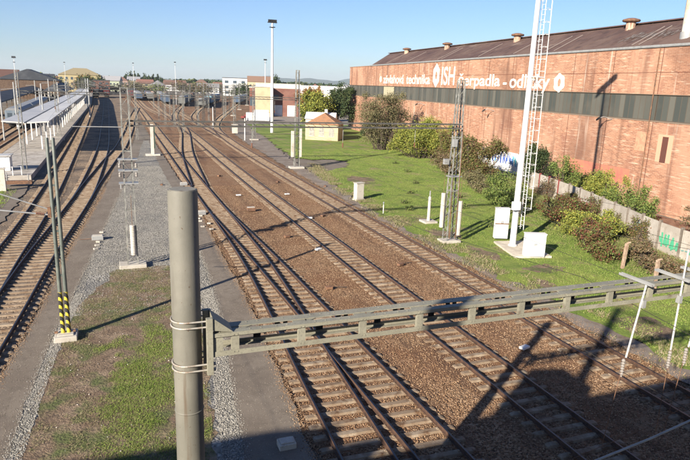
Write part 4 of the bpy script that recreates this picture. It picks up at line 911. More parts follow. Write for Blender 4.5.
def cabinet(loc, rz, w_, d_, h, label, z0=.1, split=False):
    t = thing('electrical_cabinet', label, 'cabinet', loc, rz, group='white cabinets at the light pole'); m = MB(); m.box(-w_/2,w_/2,-d_/2,d_/2,z0,z0+h); m.build('body', M_white, t, bevel=.015)
    m = MB(); m.box(-w_/2+.05,-.01,-d_/2-.012,-d_/2-.002,z0+.08,z0+h-.08); m.box(.01,w_/2-.05,-d_/2-.012,-d_/2-.002,z0+.08,z0+h-.08); m.build('door', M_white, t)
    m = MB(); m.box(-.06,-.03,-d_/2-.03,-d_/2-.012,z0+h*.5,z0+h*.6); m.box(.03,.06,-d_/2-.03,-d_/2-.012,z0+h*.5,z0+h*.6); m.build('handle', M_black, t)
    m = MB(); m.box(-w_/2-.03,w_/2+.03,-d_/2-.04,d_/2+.03,z0+h,z0+h+.04); m.build('lid', M_white, t)
    if split: m = MB(); m.box(-w_/2-.01,w_/2+.01,-d_/2-.02,-d_/2-.001,z0+h*.48,z0+h*.52); m.build('hinge_band', M_rust, t)
    return t
cabinet((25.15,34.0,0), -.35, .95, .4, 2.15, 'tall white cabinet standing behind the light pole slab', split=True)
cabinet((24.5,29.5,0), -.35, 1.3, .45, 1.45, 'wide low white cabinet in front of the light pole')
for (x, y, h, rz, lab) in ((28.5,26.1,1.55,.1,'leaning weathered concrete fence post beside the dark red bush'),(27.0,22.4,1.7,-.05,'weathered concrete fence post half hidden behind the near beam'),(25.6,17.5,1.7,.04,'concrete fence post nearest the right edge of the picture')):
    t = thing('fence_post', lab, 'post', (x,y,0), group='old concrete fence posts'); m = MB(); m.bar((0,0,-.1),(rz,0,h),.17,.15); m.build('shaft', mat('weathered post',(.36,.27,.2),[((.25,.17,.12),3,.4,.6)],rough=.95), t); m = MB(); m.bar((rz,0,h),(rz-.0,-.22,h+.12),.1,.1); m.build('crook', mat('weathered post',(0,0,0)), t)
m = MB(); m.box(-.25,.25,-.2,.2,-.1,.14); m.box(-.2,.2,-.15,.15,.14,.18); tag(m.build('cable_box', M_concrete, loc=(4.15,14.75,0), bevel=.02), 'grey concrete cable box on the asphalt path in the bridge shadow', 'box')
# small trackside pieces
def balise(t_, s_, rz, lab):
    o = thing('track_magnet', lab, 'magnet', (t_,s_,-.03), rz, group='white track markers'); m = MB(); m.box(-.22,.22,-.12,.12,.0,.09); m.build('body', M_white, o, bevel=.01); m = MB(); m.box(-.3,.3,-.03,.03,-.04,.0); m.build('base', M_rust, o)
balise(14.9,53.8,.2,'white marker block on the ballast left of the lawn track, farthest one')
balise(13.9,43.5,-.3,'white marker block beside the middle track right rail')
balise(11.7,34.6,.5,'white marker block beside the middle track left rail')
balise(15.3,18.3,.3,'white litter-like block between the middle and lawn tracks, near the beam')
balise(10.3,54.1,.1,'white marker block left of the middle track')
def machine(t_, s_, rz, lab, m_=M_lightgrey):
    o = thing('point_machine', lab, 'point machine', (t_,s_,-.03), rz, group='point machines by the switches'); m = MB(); m.box(-.35,.35,-.2,.2,0,.28); m.build('body', m_, o, bevel=.02)
    m = MB(); m.box(-.3,.3,-.16,.16,.28,.32); m.build('lid', M_concrete, o); m = MB(); m.tube((.35,0,.08),(1.1,0,.06),.02); m.build('rod', M_rust, o)
machine(5.9,46.6,0,'grey point machine at the left switch beside the asphalt path')
machine(-1.55,40.4,3.14,'pale point machine beside the striped-foot twin poles')
machine(10.0,47.2,3.14,'dark point machine between the left and middle tracks', M_rust)
machine(6.0,60.5,0,'small grey point machine farther along the left path')
def cover(x_, y_, lab):
    r_ = random.Random(int(y_*10)); o = thing('cable_cover', lab, 'cable cover', (x_,y_,-.04), r_.uniform(-.5,.5), group='pale cable cover blocks by the switches')
    m = MB(); m.box(-.13,.13,-.08,.08,0,.1); m.build('block', M_concrete, o, bevel=.01); m = MB(); m.tube((-.05,-.02,.1),(.06,.03,.1),.012,n=6); m.build('lifting_loop', M_rust, o)
for k in range(7): a = random.Random(k); cover(5.75+a.uniform(-.4,.3), 41.5+k*.9, f'pale cable cover block along the left switch, {nth(k)} from the near end')
for k in range(6): cover(-1.6+.05*k, 38.0+k*.85, f'pale cable cover block beside the platform side switch, {nth(k)} from the near end')
# cross-over chairs, joint boxes and bits between the rails
for k, (x_, y_) in enumerate(((9.9,27.4),(10.6,38.2),(15.4,30.2),(15.2,44.0),(10.4,66.0),(15.8,61.0),(20.0,57.5),(3.9,61.0))):
    o = thing('joint_box', f'small rusty joint box lying on the ballast, {nth(k)} in a loose series', 'box', (x_,y_,-.05), .2*k, group='small rusty joint boxes on the ballast')
    m = MB(); m.box(-.18,.18,-.12,.12,0,.14); m.build('body', M_rust, o, bevel=.01); m = MB(); m.path([(.18,0,.04),(.6,.1,.03),(1.0,-.05,.02)],.015); m.build('cable', M_black, o)

# ------------------------------------------------------------------ yellow shed
t = thing('shed', 'small yellow plastered shed with orange hip roof and three grey arched windows', 'shed', (36.3,107.1,0), -R(30))
m = MB(); m.box(-3.15,3.15,0,6,-.2,2.95); m.build('wall', M_cream, t)
m = MB(); m.add([(-3.4,-.25,2.93),(3.4,-.25,2.93),(3.4,6.25,2.93),(-3.4,6.25,2.93),(0,2.2,5.0),(0,4.0,5.0)],[(0,1,4),(1,2,5,4),(2,3,5),(3,0,4,5),(0,3,2,1)]); m.build('roof', M_tile, t)
for x in (-1.9,0,1.9):
    m = MB(); pts = [(x-.5,.75),(x+.5,.75),(x+.5,2.0),(x+.35,2.25),(x,2.35),(x-.35,2.25),(x-.5,2.0)]
    m.add([(a,-.03,b) for a,b in pts]+[(a,.02,b) for a,b in pts], [tuple(range(7))[::-1]]+[(i,(i+1)%7,7+(i+1)%7,7+i) for i in range(7)]); w_ = m.build('window', mat('boarded window',(.3,.29,.26),[((.22,.21,.19),3,.4,.6)],rough=.8), t)
    m = MB(); m.box(x-.6,x+.6,-.08,-.001,.66,.745); m.build('sill', M_whitecon, w_)
    m = MB(); m.box(x-.02,x+.02,-.06,-.031,.75,2.3); m.box(x-.5,x+.5,-.06,-.031,1.45,1.5); m.build('frame', M_whitecon, w_)
m = MB(); m.box(-3.2,-3.16,1,2.2,0,2.1); m.build('door', M_brown, t)
t = thing('outbuilding', 'low pale building with light grey roofs behind the yellow shed', 'building', (39.6,117.5,0), -R(24))
m = MB(); m.box(-3.2,2.8,0,6,-.2,3.3); m.build('wall', M_whitecon, t)
m = MB(); m.add([(-3.4,-.3,3.3),(3.0,-.3,3.3),(3.0,6.3,3.3),(-3.4,6.3,3.3),(-3.4,3,4.6),(3.0,3,4.6)],[(0,1,5,4),(2,3,4,5),(0,4,3),(1,2,5)]); m.build('roof', mat('pale roof sheet',(.55,.56,.58),rough=.5), t)
m = MB(); m.box(.6,1.2,1.6,2.2,3.6,5.3); m.build('chimney', M_whitecon, t)
m = MB(); m.box(-2.5,-1.5,-.03,-.001,1,2.2); m.build('window', M_glass, t); m = MB(); m.box(.5,1.5,-.03,-.001,1,2.2); m.build('window', M_glass, t)

# ------------------------------------------------------------------ brown brick depot building and tall light tower
t = thing('depot_building', 'dark brown brick depot with a cream front block and white doors', 'building', (43.0,189,0), -R(14))
m = MB(); m.box(-3.2,13,0,10,-.2,8.6); m.build('wall', M_brick2, t)
m = MB(); m.box(-1.4,3.6,-4.5,-.01,-.2,8.9); m.build('front_block', M_cream, t)
m = MB(); m.box(-1.6,3.8,-4.7,-.01,8.9,9.15); m.box(-3.4,13.2,-.005,10.2,8.603,8.85); m.build('roof', M_whitecon, t)
for x in (4.6,8.8):
    m = MB(); m.box(x,x+2.6,-.05,-.001,0,3.4); m.build('door', M_white, t)
m = MB(); m.box(-3.1,-1.6,-.05,-.001,3,5.6); m.build('window', M_glass, t); m = MB(); m.box(4.2,6,-.05,-.001,5,6.6); m.build('window', M_glass, t)
t = thing('container', 'white low tank and boxes at the foot of the depot tower', 'container', (36.8,164,0), -R(15))
m = MB(); m.box(-3.2,3.2,-1,1,0,2.1); m.build('body', M_white, t); m = MB(); m.box(-1,3.0,-.9,.9,2.1,2.9); m.build('upper_box', M_white, t)
def car(loc, rz, m_, label):
    t = thing('parked_car', label, 'car', loc, rz); m = MB()
    prof = [(-2.1,.35),(-2.1,.85),(-1.2,.95),(-.6,1.4),(.9,1.42),(1.5,.98),(2.1,.85),(2.1,.35)]
    V = [(x,-.82,z) for x,z in prof]+[(x,.82,z) for x,z in prof]; n = len(prof)
    m.add(V, [tuple(range(n)), tuple(range(n,2*n))[::-1]]+[(i,n+i,n+(i+1)%n,(i+1)%n) for i in range(n)]); m.build('body', m_, t, bevel=.04)
    m = MB()
    for x in (-1.35,1.35):
        for y in (-.83,.65): m.tube((x,y,.32),(x,y+.18,.32),.32,n=12)
    m.build('wheel', M_black, t); m = MB(); m.box(-.5,.8,-.835,-.825,.98,1.32); m.box(-.5,.8,.825,.835,.98,1.32); m.build('side_window', M_glass, t)
car((35.2,168.6,0), R(20), M_redpaint, 'dark red car parked in front of the depot')
def tower(loc, h, label, r0=.38, head=2.2):
    t = thing('light_tower', label, 'light tower', loc, group='tall light towers of the yard'); m = MB(); m.lathe(0,0,[(r0,-.1),(r0*.9,h*.4),(r0*.6,h)],12); m.build('shaft', M_white, t, smooth=True)
    m = MB(); m.box(-head/2,head/2,-.3,.3,h,h+.15)
    for i in range(4): x = -head/2+head*(.14+i*.24); m.box(x-head*.1,x+head*.1,-.3,.1,h+.18,h+.2+head*.22)
    m.build('lamp_head', M_dark, t); m = MB(); m.lathe(0,0,[(head*.32,h-.9),(head*.34,h-.8)],12); m.build('service_ring', M_dark, t)
tower((30.9,124.2,0), 22.2, 'tallest white light tower beside the brick depot', .34, 1.9)
tower((57.6,243,0), 19.0, 'thinner far light tower just left of the tallest one', .22, 1.4)
tower((24,262,0), 17.0, 'distant light tower over the freight wagons', .09, .8)
tower((9,310,0), 17.0, 'very distant light tower left of the freight wagons', .09, .8)
tower((-19.9,148.7,0), 13.6, 'small light mast above the station tracks at the left', .07, .8)
tower((-24.5,362,0), 17.0, 'slim light mast in front of the station building', .1, .9)

# ------------------------------------------------------------------ platform, canopy
m = MB(); m.add([(-13.6,66,-.1),(-8.3,66,-.1),(-8.6,250,-.1),(-14.8,250,-.1),(-13.6,66,.45),(-8.3,66,.45),(-8.6,250,.45),(-14.8,250,.45)],[(4,5,6,7),(0,1,5,4),(1,2,6,5),(2,3,7,6),(3,0,4,7)])
m.add([(-14.8,250.01,-.1),(-8.6,250.01,-.1),(-13,420,-.1),(-19,420,-.1),(-14.8,250.01,.45),(-8.6,250.01,.45),(-13,420,.45),(-19,420,.45)],[(4,5,6,7),(0,1,5,4),(1,2,6,5),(2,3,7,6),(3,0,4,7)])
tag(m.build('platform', mat('platform paving',(.33,.3,.26),[((.4,.37,.33),.4,.42,.6),((.19,.17,.15),1.3,.5,.7)],rough=.9,bump=(15,.01))), None, None, kind='structure')
t = thing('platform_canopy', 'long pale grey flat canopy over the station platform', 'canopy', (0,0,0))
cL = lambda s: np.interp(s,[86,250,335],[-13.6,-14.3,-16.5]); cR = lambda s: np.interp(s,[86,250,335],[-8.15,-9.6,-12.0])
m = MB(); S = np.linspace(86,335,26)
for a, b in zip(S, S[1:]):
    for (f0, f1, z0, z1) in ((0,.47,4.5,4.32),(.53,1,4.32,4.5)):
        xa0, xa1 = cL(a)+(cR(a)-cL(a))*f0, cL(a)+(cR(a)-cL(a))*f1; xb0, xb1 = cL(b)+(cR(b)-cL(b))*f0, cL(b)+(cR(b)-cL(b))*f1
        m.add([(xa0,a,z0),(xa1,a,z1),(xb1,b,z1),(xb0,b,z0),(xa0,a,z0-.16),(xa1,a,z1-.16),(xb1,b,z1-.16),(xb0,b,z0-.16)],[(0,1,2,3),(7,6,5,4),(0,4,5,1),(1,5,6,2),(2,6,7,3),(3,7,4,0)])
m.build('roof', M_canopy, t)
m = MB()
for a, b in zip(S, S[1:]):
    x0, x1 = (cL(a)+cR(a))/2, (cL(b)+cR(b))/2; m.bar((x0,a,4.24),(x1,b,4.24),.22,.1)
m.build('valley_gutter', M_darkroof, t)
s = 90
while s < 330:
    x = (cL(s)+cR(s))/2
    for dx in (-1.3, 1.3):
        m = MB(); m.bar((x+dx,s,.45),(x+dx,s,4.25),.16,.16); m.bar((x+dx,s,3.3),(x+dx*1.35,s,4.25),.1,.1); m.bar((x+dx,s,3.3),(x+dx*.5,s,4.15),.1,.1); m.build('post', M_white, t)
    s += 6.5
# platform end furniture
t = thing('platform_fence', 'white rail fence at the near end of the platform', 'fence', (-11.6,64.6,0))
for i in range(8): m = MB(); m.bar((-2.8+i*.75,i*.25,-.1),(-2.8+i*.75,i*.25,1.35),.07,.07); m.build('post', M_white, t)
m = MB()
for z in (.35,.8,1.3): m.bar((-2.8,0,z),(2.45,1.75,z),.05,.05)
m.build('rail', M_white, t)
t = thing('platform_shelter', 'small white equipment hut at the near end of the platform', 'hut', (-11.9,70.4,.45))
m = MB(); m.box(-1.3,1.3,-.8,.8,0,1.5); m.build('wall', M_white, t); m = MB(); m.box(-1.45,1.45,-.95,.95,1.5,1.6); m.build('roof', M_canopy, t)
t = thing('concrete_post', 'short pale concrete post left of the platform track near the grass', 'post', (-9.9,60.2,0)); m = MB(); m.bar((0,0,-.1),(0,0,1.95),.5,.35); m.build('shaft', M_whitecon, t, bevel=.02); m = MB(); m.box(-.3,.3,-.22,.22,1.953,2.02); m.build('cap', M_concrete, t)
t = thing('buffer_frame', 'dark iron frame lying at the platform end behind the twin poles', 'frame', (-9.0,62.5,0)); m = MB(); m.box(-1.2,1.2,-.3,.3,.2,.5); m.build('body', M_rust, t); m = MB(); m.tube((-.9,0,.5),(-.9,0,1.3),.05); m.tube((.9,0,.5),(.9,0,1.1),.05); m.build('upright', M_lightgrey, t)
for (x, s, h, lab) in ((-6.3,169.6,9.8,'tall grey catenary mast beside the middle of the platform'),(-8.7,215,9.6,'grey catenary mast at the far part of the platform'),(-14.6,140,7.5,'short grey mast rising through the station canopy')):
    t = thing('tubular_mast', lab, 'mast', (x,s,0)); m = MB(); m.lathe(0,0,[(.2,0),(.14,h)],10); m.build('shaft', M_lightgrey, t, smooth=True); m = MB(); m.tube((0,0,h-1.5),(2.6,0,h-1.9),.05); m.tube((0,0,h-.4),(2.6,0,h-1.8),.03); m.build('bracket', M_lightgrey, t)
for i, (x, s) in enumerate(((-16.7,107),(-12,118),(-17.6,128),(-11.9,150),(-19.5,178),(-13,190),(-21,230),(-24,262),(-26,300),(-22,330))):
    t = thing('station_mast', f'slim grey mast among the station tracks, {nth(i)} nearest to the camera', 'mast', (x,s,0), group='slim masts of the station'); m = MB(); m.lathe(0,0,[(.13,0),(.1,8.8)],8); m.build('shaft', M_lightgrey, t); m = MB(); m.tube((0,0,7.6),(-2.2,0,7.4),.04); m.build('arm', M_lightgrey, t)
# second canopy, station train, station buildings
t = thing('station_canopy', 'long dark canopy roof over the second platform at the left', 'canopy', (0,0,0), 0)
def qx(s, x0, x1): return x0+(x1-x0)*(s-140)/180
m = MB()
for (xa, xb, za, zb) in ((-31,-27,4.3,5.6),(-27,-23,5.6,4.3)):
    m.add([(xa,140,za),(xb,140,zb),(xb-7,320,zb),(xa-7,320,za),(xa,140,za-.3),(xb,140,zb-.3),(xb-7,320,zb-.3),(xa-7,320,za-.3)],[(0,1,2,3),(7,6,5,4),(0,4,5,1),(1,5,6,2),(2,6,7,3),(3,7,4,0)])
m.build('roof', M_darkroof, t)
for k in range(14):
    s = 145+k*13; m = MB(); x = -27-7*(s-140)/180; m.bar((x,s,0),(x,s,5.4),.2,.2); m.build('post', M_brown, t)
t = thing('station_canopy', 'dark gabled canopy end nearer the station building', 'canopy', (-19.5,235,0)); m = MB(); m.add([(-4.5,0,4.6),(3.5,0,4.6),(-.5,0,7.2),(-6.5,75,4.6),(1.5,75,4.6),(-2.5,75,7.2)],[(0,2,5,3),(2,1,4,5),(0,1,2),(3,5,4),(0,3,4,1)]); m.build('roof', M_darkroof, t)
for k in range(5):
    for q in (2.6,-3.6): m = MB(); m.bar((q-k*.4,2+k*16,0),(q-k*.4,2+k*16,4.7),.25,.25); m.build('post', M_whitecon, t)
def coach(x, s, rz, L, body, roofm, label, h=3.9, win=True, name='train_coach', cat='train'):
    t = thing(name, label, cat, (x,s,0), rz); m = MB(); m.box(-1.4,1.4,0,L,1.1,h-.45); m.build('body', body, t, bevel=.08)
    m = MB(); m.add([(-1.4,0,h-.45),(1.4,0,h-.45),(.9,0,h),(-.9,0,h),(-1.4,L,h-.45),(1.4,L,h-.45),(.9,L,h),(-.9,L,h)],[(0,1,2,3),(7,6,5,4),(1,5,6,2),(2,6,7,3),(3,7,4,0)]); m.build('roof', roofm, t)
    if win:
        m = MB(); k = 1.2
        while k+1.4 < L:
            for sx in (-1.415,1.405): m.box(sx,sx+.01,k,k+1.2,2.1,2.95)
            k += 1.9
        m.box(-1.0,-.2,-.02,-.005,2.2,3.0); m.box(.2,1.0,-.02,-.005,2.2,3.0); m.build('window', M_glass, t)
    m = MB()
    for y in (3,L-3):
        m.box(-1.1,1.1,y-1.5,y+1.5,.45,.95)
        for q in (y-1,y+1):
            for sx in (-.85,.72): m.tube((sx,q,.5),(sx+.13,q,.5),.45,n=12)
    m.build('bogie', M_black, t); m = MB(); m.box(-1.3,1.3,-.3,L+.3,.95,1.1); m.build('underframe', M_black, t); return t
bl_ = mat('blue grey coach',(.12,.16,.2),[((.17,.2,.23),.5,.4,.6)],rough=.5); gr_ = mat('grey coach roof',(.2,.21,.22),rough=.6)
coach(-18.4,130,R(1.5),24,bl_,gr_,'blue-grey passenger coach nearest in the station at the left'); coach(-19.1,155.2,R(1.6),24,bl_,gr_,'blue-grey passenger coach second from the near end'); coach(-19.9,180.4,R(1.7),24,bl_,gr_,'blue-grey passenger coach third from the near end')
coach(-3.9,335,0,16,mat('dark red engine',(.09,.02,.02),rough=.5),M_darkroof,'dark red locomotive far away on the track in the canopy shadow',4.2,name='locomotive',cat='locomotive')
coach(-8.8,325,0,16,M_dark,M_darkroof,'black locomotive beside the platform far away',4.2,name='locomotive',cat='locomotive')
coach(8,345,0,18,mat('dark maroon engine',(.12,.03,.035),rough=.5),M_darkroof,'maroon locomotive on the leftmost main line far away',4.3,name='locomotive',cat='locomotive')
coach(10.9,372,0,16,M_dark,M_darkroof,'black locomotive right of the maroon one',4.2,name='locomotive',cat='locomotive')
coach(37.2,262,-R(12),15,mat('light blue engine',(.2,.36,.42),[((.12,.24,.28),.6,.4,.6)],rough=.5),gr_,'light blue diesel locomotive facing the camera in the yard',4.3,name='locomotive',cat='locomotive')
wc = [mat('grey green wagon',(.17,.2,.17),[((.11,.12,.1),1,.4,.6)],rough=.7), mat('dull grey wagon',(.13,.135,.13),rough=.6), mat('brown wagon',(.12,.07,.05),rough=.8), mat('dark blue wagon',(.06,.09,.14),rough=.6)]
wl = ['grey-green','dull grey','brown','dark blue']; rw = random.Random(3)
rows = [('E',236,5),('AX',246,5),('C',276,4),('C2',262,5),('B',300,4),('H',300,4)]
k = 0
for key, s0, n_ in rows:
    s = s0
    for i in range(n_):
        f = FN[key]; ang = -math.atan((f(s+13)-f(s))/13); ci = rw.randrange(4); pos = ['first','second','third','fourth','fifth'][i]
        rowname = {'E':'far right curving row','AX':'row on the crossover line','C':'rightmost curving row','C2':'straight far row','B':'middle far row','H':'left far row'}[key]
        coach(f(s), s, ang, 13, wc[ci], wc[ci] if rw.random() < .5 else gr_, f'{wl[ci]} freight wagon, {pos} in the {rowname}', 3.6+rw.random()*.4, win=False, name='freight_wagon', cat='wagon'); s += 14.6

# ------------------------------------------------------------------ town
def house(x, s, w_, d_, h, wallm, roofm, label, kind='flat', rz=0, floors=2, cols_=5, name='building'):
    t = thing(name, label, 'building', (x,s,0), rz); m = MB(); m.box(-w_/2,w_/2,0,d_,-.3,h); m.build('wall', wallm, t); m = MB()
    if kind == 'gable':
        k = min(4.5, d_*.35); m.add([(-w_/2-.4,-.4,h),(w_/2+.4,-.4,h),(w_/2+.4,d_+.4,h),(-w_/2-.4,d_+.4,h),(-w_/2-.4,d_/2,h+k),(w_/2+.4,d_/2,h+k)],[(0,1,5,4),(2,3,4,5),(0,4,3),(1,2,5),(0,3,2,1)])
    elif kind == 'hip':
        k = min(4.5, d_*.35); m.add([(-w_/2-.4,-.4,h),(w_/2+.4,-.4,h),(w_/2+.4,d_+.4,h),(-w_/2-.4,d_+.4,h),(-w_/2+d_/2,d_/2,h+k),(w_/2-d_/2,d_/2,h+k)],[(0,1,5,4),(1,2,5),(2,3,4,5),(3,0,4),(0,3,2,1)])
    else: m.box(-w_/2-.2,w_/2+.2,-.2,d_+.2,h,h+.4)
    m.build('roof', roofm, t)
    for fl in range(floors):
        z = 1.2+fl*(h-1)/floors
        for c in range(cols_):
            xx = -w_/2+w_*(c+.5)/cols_; q = MB(); q.box(xx-w_/cols_*.22,xx+w_/cols_*.22,-.06,-.005,z,z+(h-1)/floors*.5); q.build('window', M_glass, t)
    return t
Wl = {'white':mat('white render',(.55,.55,.54),rough=.9),'cream':M_cream,'pink':mat('pink render',(.42,.29,.25),rough=.9),'ochre':mat('ochre render',(.36,.3,.17),rough=.9),'grey':mat('grey render',(.4,.39,.37),rough=.9),'pale green':mat('green render',(.4,.45,.33),rough=.9)}
house(-21,440,26,18,11,Wl['ochre'],mat('yellow roof',(.24,.2,.12),rough=.8),'yellow station building with high roof at the far left','hip',0,3,8)
house(-22.5,300,15,24,8.0,M_brown,M_darkroof,'dark station hall with steep black gable roof','gable',R(90),1,3)
house(-11.5,405,18,14,8.0,M_brick2,M_darkroof,'dark brown building right of the yellow station building','flat',0,3,5)
house(-50,346,9,12,8.2,Wl['pink'],mat('dark red roof',(.1,.055,.045),rough=.85),'pink house with dark roof at the left edge','gable',0,2,3)
house(-44,372,7,10,7.5,Wl['white'],M_darkroof,'white house between trees at the left edge','gable',0,2,2)
house(-38,402,9,10,7.5,Wl['grey'],M_darkroof,'grey house behind the station canopy','gable',0,2,3)
house(83,446,18,14,12.6,Wl['white'],M_darkroof,'large white block with blank end above the yard','flat',-R(10),3,3)
house(100,438,18,12,10.5,Wl['cream'],mat('rust roof',(.2,.125,.09),rough=.85),'cream building with red roof right of the white block','gable',-R(12),2,5)
house(76,293,22,16,9.6,Wl['white'],M_whitecon,'long white modern building behind the brick depot','flat',-R(14),2,7)
house(92,300,12,14,8.5,Wl['grey'],M_whitecon,'grey building beside the long white one','flat',-R(14),2,4)
house(72,214,18,14,9.3,Wl['white'],mat('bright white roof',(.72,.72,.7),rough=.6),'white-roofed hall behind the trees by the factory','flat',-R(16),1,5)
rt = random.Random(21); used = set()
rcols = {'red':mat('red roof',(.22,.11,.085),rough=.85),'brown':mat('brown roof',(.15,.09,.07),rough=.85),'grey':mat('grey roof',(.25,.25,.26),rough=.8)}
plc = ['left of the poplars','beyond the locomotives','behind the freight wagons','above the yard centre','left of the white block','behind the light tower','near the hills','right of the depot']
i = 0
for q in range(34):
    u = (q+rt.random()*.6)/34; ang = R(-7+32*u); D_ = rt.uniform(480,860); x, s = D_*math.sin(ang), D_*math.cos(ang)
    wn = rt.choice(['white','cream','pink','grey','pale green','cream','white']); rn = rt.choice(['red','brown','grey']); kd = rt.choice(['flat','gable','hip','gable'])
    house(x, s, rt.uniform(9,20), rt.uniform(10,13), rt.uniform(4,7.5), Wl[wn], rcols[rn], f'distant {wn} town house with {rn} {kd} roof, {["first","second","third","fourth","fifth","sixth","seventh","eighth","ninth","tenth"][q%10]} of the {["left","middle left","middle right","right"][q//10]} skyline', kd, rt.uniform(-.3,.3), 2, rt.choice([3,4,6]), name='town_house')

# ------------------------------------------------------------------ far trees
def far_tree(x, s, h, w_, m_, label, seed, group, nleaf=900, name='tree'):
    b = [(0,0,h*.55,w_*.5,w_*.5,h*.42),(w_*.2,0,h*.4,w_*.4,w_*.4,h*.3),(-w_*.22,0,h*.42,w_*.38,w_*.4,h*.3)]
    return leafy(name, b, nleaf, max(.5, s*.0022), m_, label, 'tree', base=(x,s,0), seed=seed, trunk=(h*.3,w_*.05), group=group)
rt = random.Random(5)
for i in range(9): far_tree(16+i*5.2+rt.uniform(-1,1), 880-i*9, rt.uniform(13,19), 5, L_dark, f'slim dark poplar on the distant skyline, {nth(i)} from the left in its row', 40+i, 'poplars on the skyline', 500, 'poplar_tree')
mm = [L_dark, L_green, L_mix, L_olive, L_orange]
for i in range(78):
    u = (i+rt.random()*.8)/78; ang = R(-9+40*u); D_ = rt.uniform(400,780); far_tree(D_*math.sin(ang), D_*math.cos(ang), rt.uniform(5,10.5), rt.uniform(8,16), mm[rt.randrange(4)], f'distant tree among the town houses, {nth(i)} from the left along the skyline', 60+i, 'trees among the town houses', 650)
for i, (x, s, h, w_, m_, lab) in enumerate(((-16,395,12.5,9,L_dark,'dark tree in the middle of the station building group'),(-27,318,10,10,L_dark,'dark tree left of the station hall gable'),(-14.5,418,12.5,10,L_mix,'brown autumn tree in front of the yellow station building'),(-19,412,11.5,9,L_orange,'orange tree beside the yellow station building'),(-8.5,408,11,7,L_dark,'dark tree right of the brown station building'),(-36,340,11,12,L_green,'green tree over the dark canopy at the left'),(-43,330,10,11,L_olive,'olive tree at the left edge beside the pink house'),(-30,352,10,10,L_green,'green tree behind the station coaches'),(-26,126,2.0,7,L_dry,'rusty brown scrub left of the station coaches'),(-33,170,8,10,L_dark,'dark tree standing left of the second platform'),(-50,318,9,10,L_dark,'dark tree in front of the pink house'),(62,270,8,9,L_dark,'dark tree beside the long white building'),(110,432,16,7,L_dark,'tall dark conifer right of the white block'))):
    far_tree(x, s, h, w_, m_, lab, 120+i, None, 1800 if h > 3 else 1200)
# far wood as one mass
n = 26000; ang = R(-16)+R(66)*rng.random(n); D_ = rng.uniform(900,1500,n); P = np.stack([D_*np.sin(ang), D_*np.cos(ang)], -1)
hh = 5+7*vnoise(P, 60, 31); z = rng.random(n)*hh; nn = rng.normal(size=(n,3)); nn /= np.linalg.norm(nn,axis=1,keepdims=True); tt = np.cross(nn, rng.normal(size=(n,3))); tt /= np.linalg.norm(tt,axis=1,keepdims=True); uu = np.cross(nn,tt)
C3 = np.concatenate([P, z[:,None]], 1); sz = rng.uniform(2,4.5,(n,1)); V = np.stack([C3-tt*sz, C3+uu*sz*.7, C3+tt*sz, C3-uu*sz*.7],1).reshape(-1,3); V[:,2] = np.maximum(V[:,2], -.05)
tag(np_mesh('distant_wood', V, np.arange(4*n).reshape(-1,4), L_dark), 'dark band of distant woodland along the horizon', 'wood', kind='stuff')
# hills
V = []; n = 160
for i in range(n):
    a = R(-22)+R(85)*i/(n-1); ad = math.degrees(a)
    h = 30+.62*np.interp(ad,[-22,0,4,8,13,18,22,30,45,63],[10,20,25,90,180,225,235,250,200,120])*(.85+.15*math.sin(i*.31)+.1*math.sin(i*.77+1)+.04*math.sin(i*1.9))-45
    for D_, hk in ((7000,0),(8000,.6),(9000,1.0),(10500,.5)): V.append((D_*math.sin(a), D_*math.cos(a), -5+h*hk))
m = MB(); m.add(V, [(4*i+j,4*i+4+j,4*i+5+j,4*i+1+j) for i in range(n-1) for j in range(3)])
tag(m.build('hills', M_hill, smooth=True), None, None, kind='structure')

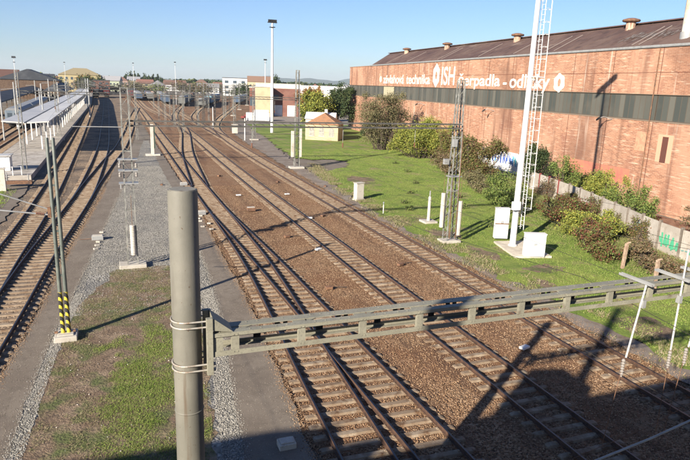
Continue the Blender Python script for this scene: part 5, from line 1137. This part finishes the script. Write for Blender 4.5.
# ------------------------------------------------------------------ the road bridge the picture is taken from (casts the near shadow)
br = thing('road_bridge', 'concrete road bridge over the tracks, at the bottom edge of the view', 'bridge', (0,0,0))
m = MB(); m.box(-60,60,-12,.25,7.2,8.6); m.build('deck', M_concrete, br)
m = MB()
for a, b, z in ((-60,-12,9.85),(-11.997,-9.2,9.3),(-9.197,60,9.88)): m.box(a,b,-.05,.2,8.603,z)  # low middle stretch shapes the edge of the cast shadow
m.build('parapet', M_concrete, br)
m = MB(); m.box(-60,60,-12,-11.8,8.603,9.6); m.build('parapet', M_concrete, br)
for x in (-12.5,-1.6,24): m = MB(); m.box(x-.5,x+.5,-11.5,-.5,-.3,7.198); m.build('pier', M_concrete, br)
for prof, lab in (([(-30,11.35),(-25,11.1),(-21.8,10.95),(-16.9,10.85),(-14.5,10.6),(-13.9,10.0)],'long sloping screen added on the bridge parapet to cast shadow'),([(-8.3,10.1),(-8.1,11.6),(-6.3,11.35),(-4.3,10.3)],'short tall screen added on the bridge parapet to cast shadow')):
    x0 = prof[0][0]; t = thing('shadow_screen', lab, 'screen', (x0,.08,9.85)); m = MB()  # unseen panels added so their outline shapes the shadow on the ballast
    V = [(a-x0,-.03,z-9.85) for a, z in prof]+[(prof[-1][0]-x0,-.03,0),(0,-.03,0)]; n = len(V); V += [(a,.03,c) for a,b,c in V]
    m.add(V, [tuple(range(n)), tuple(range(n,2*n))[::-1]]+[(k,(k+1)%n,n+(k+1)%n,n+k) for k in range(n)]); m.build('sheet', M_lightgrey, t)
t = thing('street_lamp', 'tall street lamp standing on the road bridge behind the camera', 'street lamp', (-5.75,-.4,8.6)); m = MB(); m.lathe(0,0,[(.22,0),(.2,3),(.18,6.2)],12); m.build('shaft', M_lightgrey, t); m = MB(); m.tube((0,0,6.1),(-.4,-1.8,6.5),.05); m.box(-.6,-.3,-2.5,-1.7,6.4,6.55); m.build('lamp_head', M_lightgrey, t)

# ------------------------------------------------------------------ haze
m = MB(); m.box(-11000,11000,-3500,12500,-40,215)
hz = bpy.data.materials.new('haze air'); hz.use_nodes = True; nt = hz.node_tree
for nd in list(nt.nodes):
    if nd.type == 'BSDF_PRINCIPLED': nt.nodes.remove(nd)
pv = nt.nodes.new('ShaderNodeVolumePrincipled'); pv.inputs['Color'].default_value = (.78,.89,1,1); pv.inputs['Density'].default_value = .00007; pv.inputs['Anisotropy'].default_value = .1
nt.links.new(pv.outputs[0], nt.nodes['Material Output'].inputs['Volume'])
tag(m.build('haze', hz), None, None, kind='stuff')
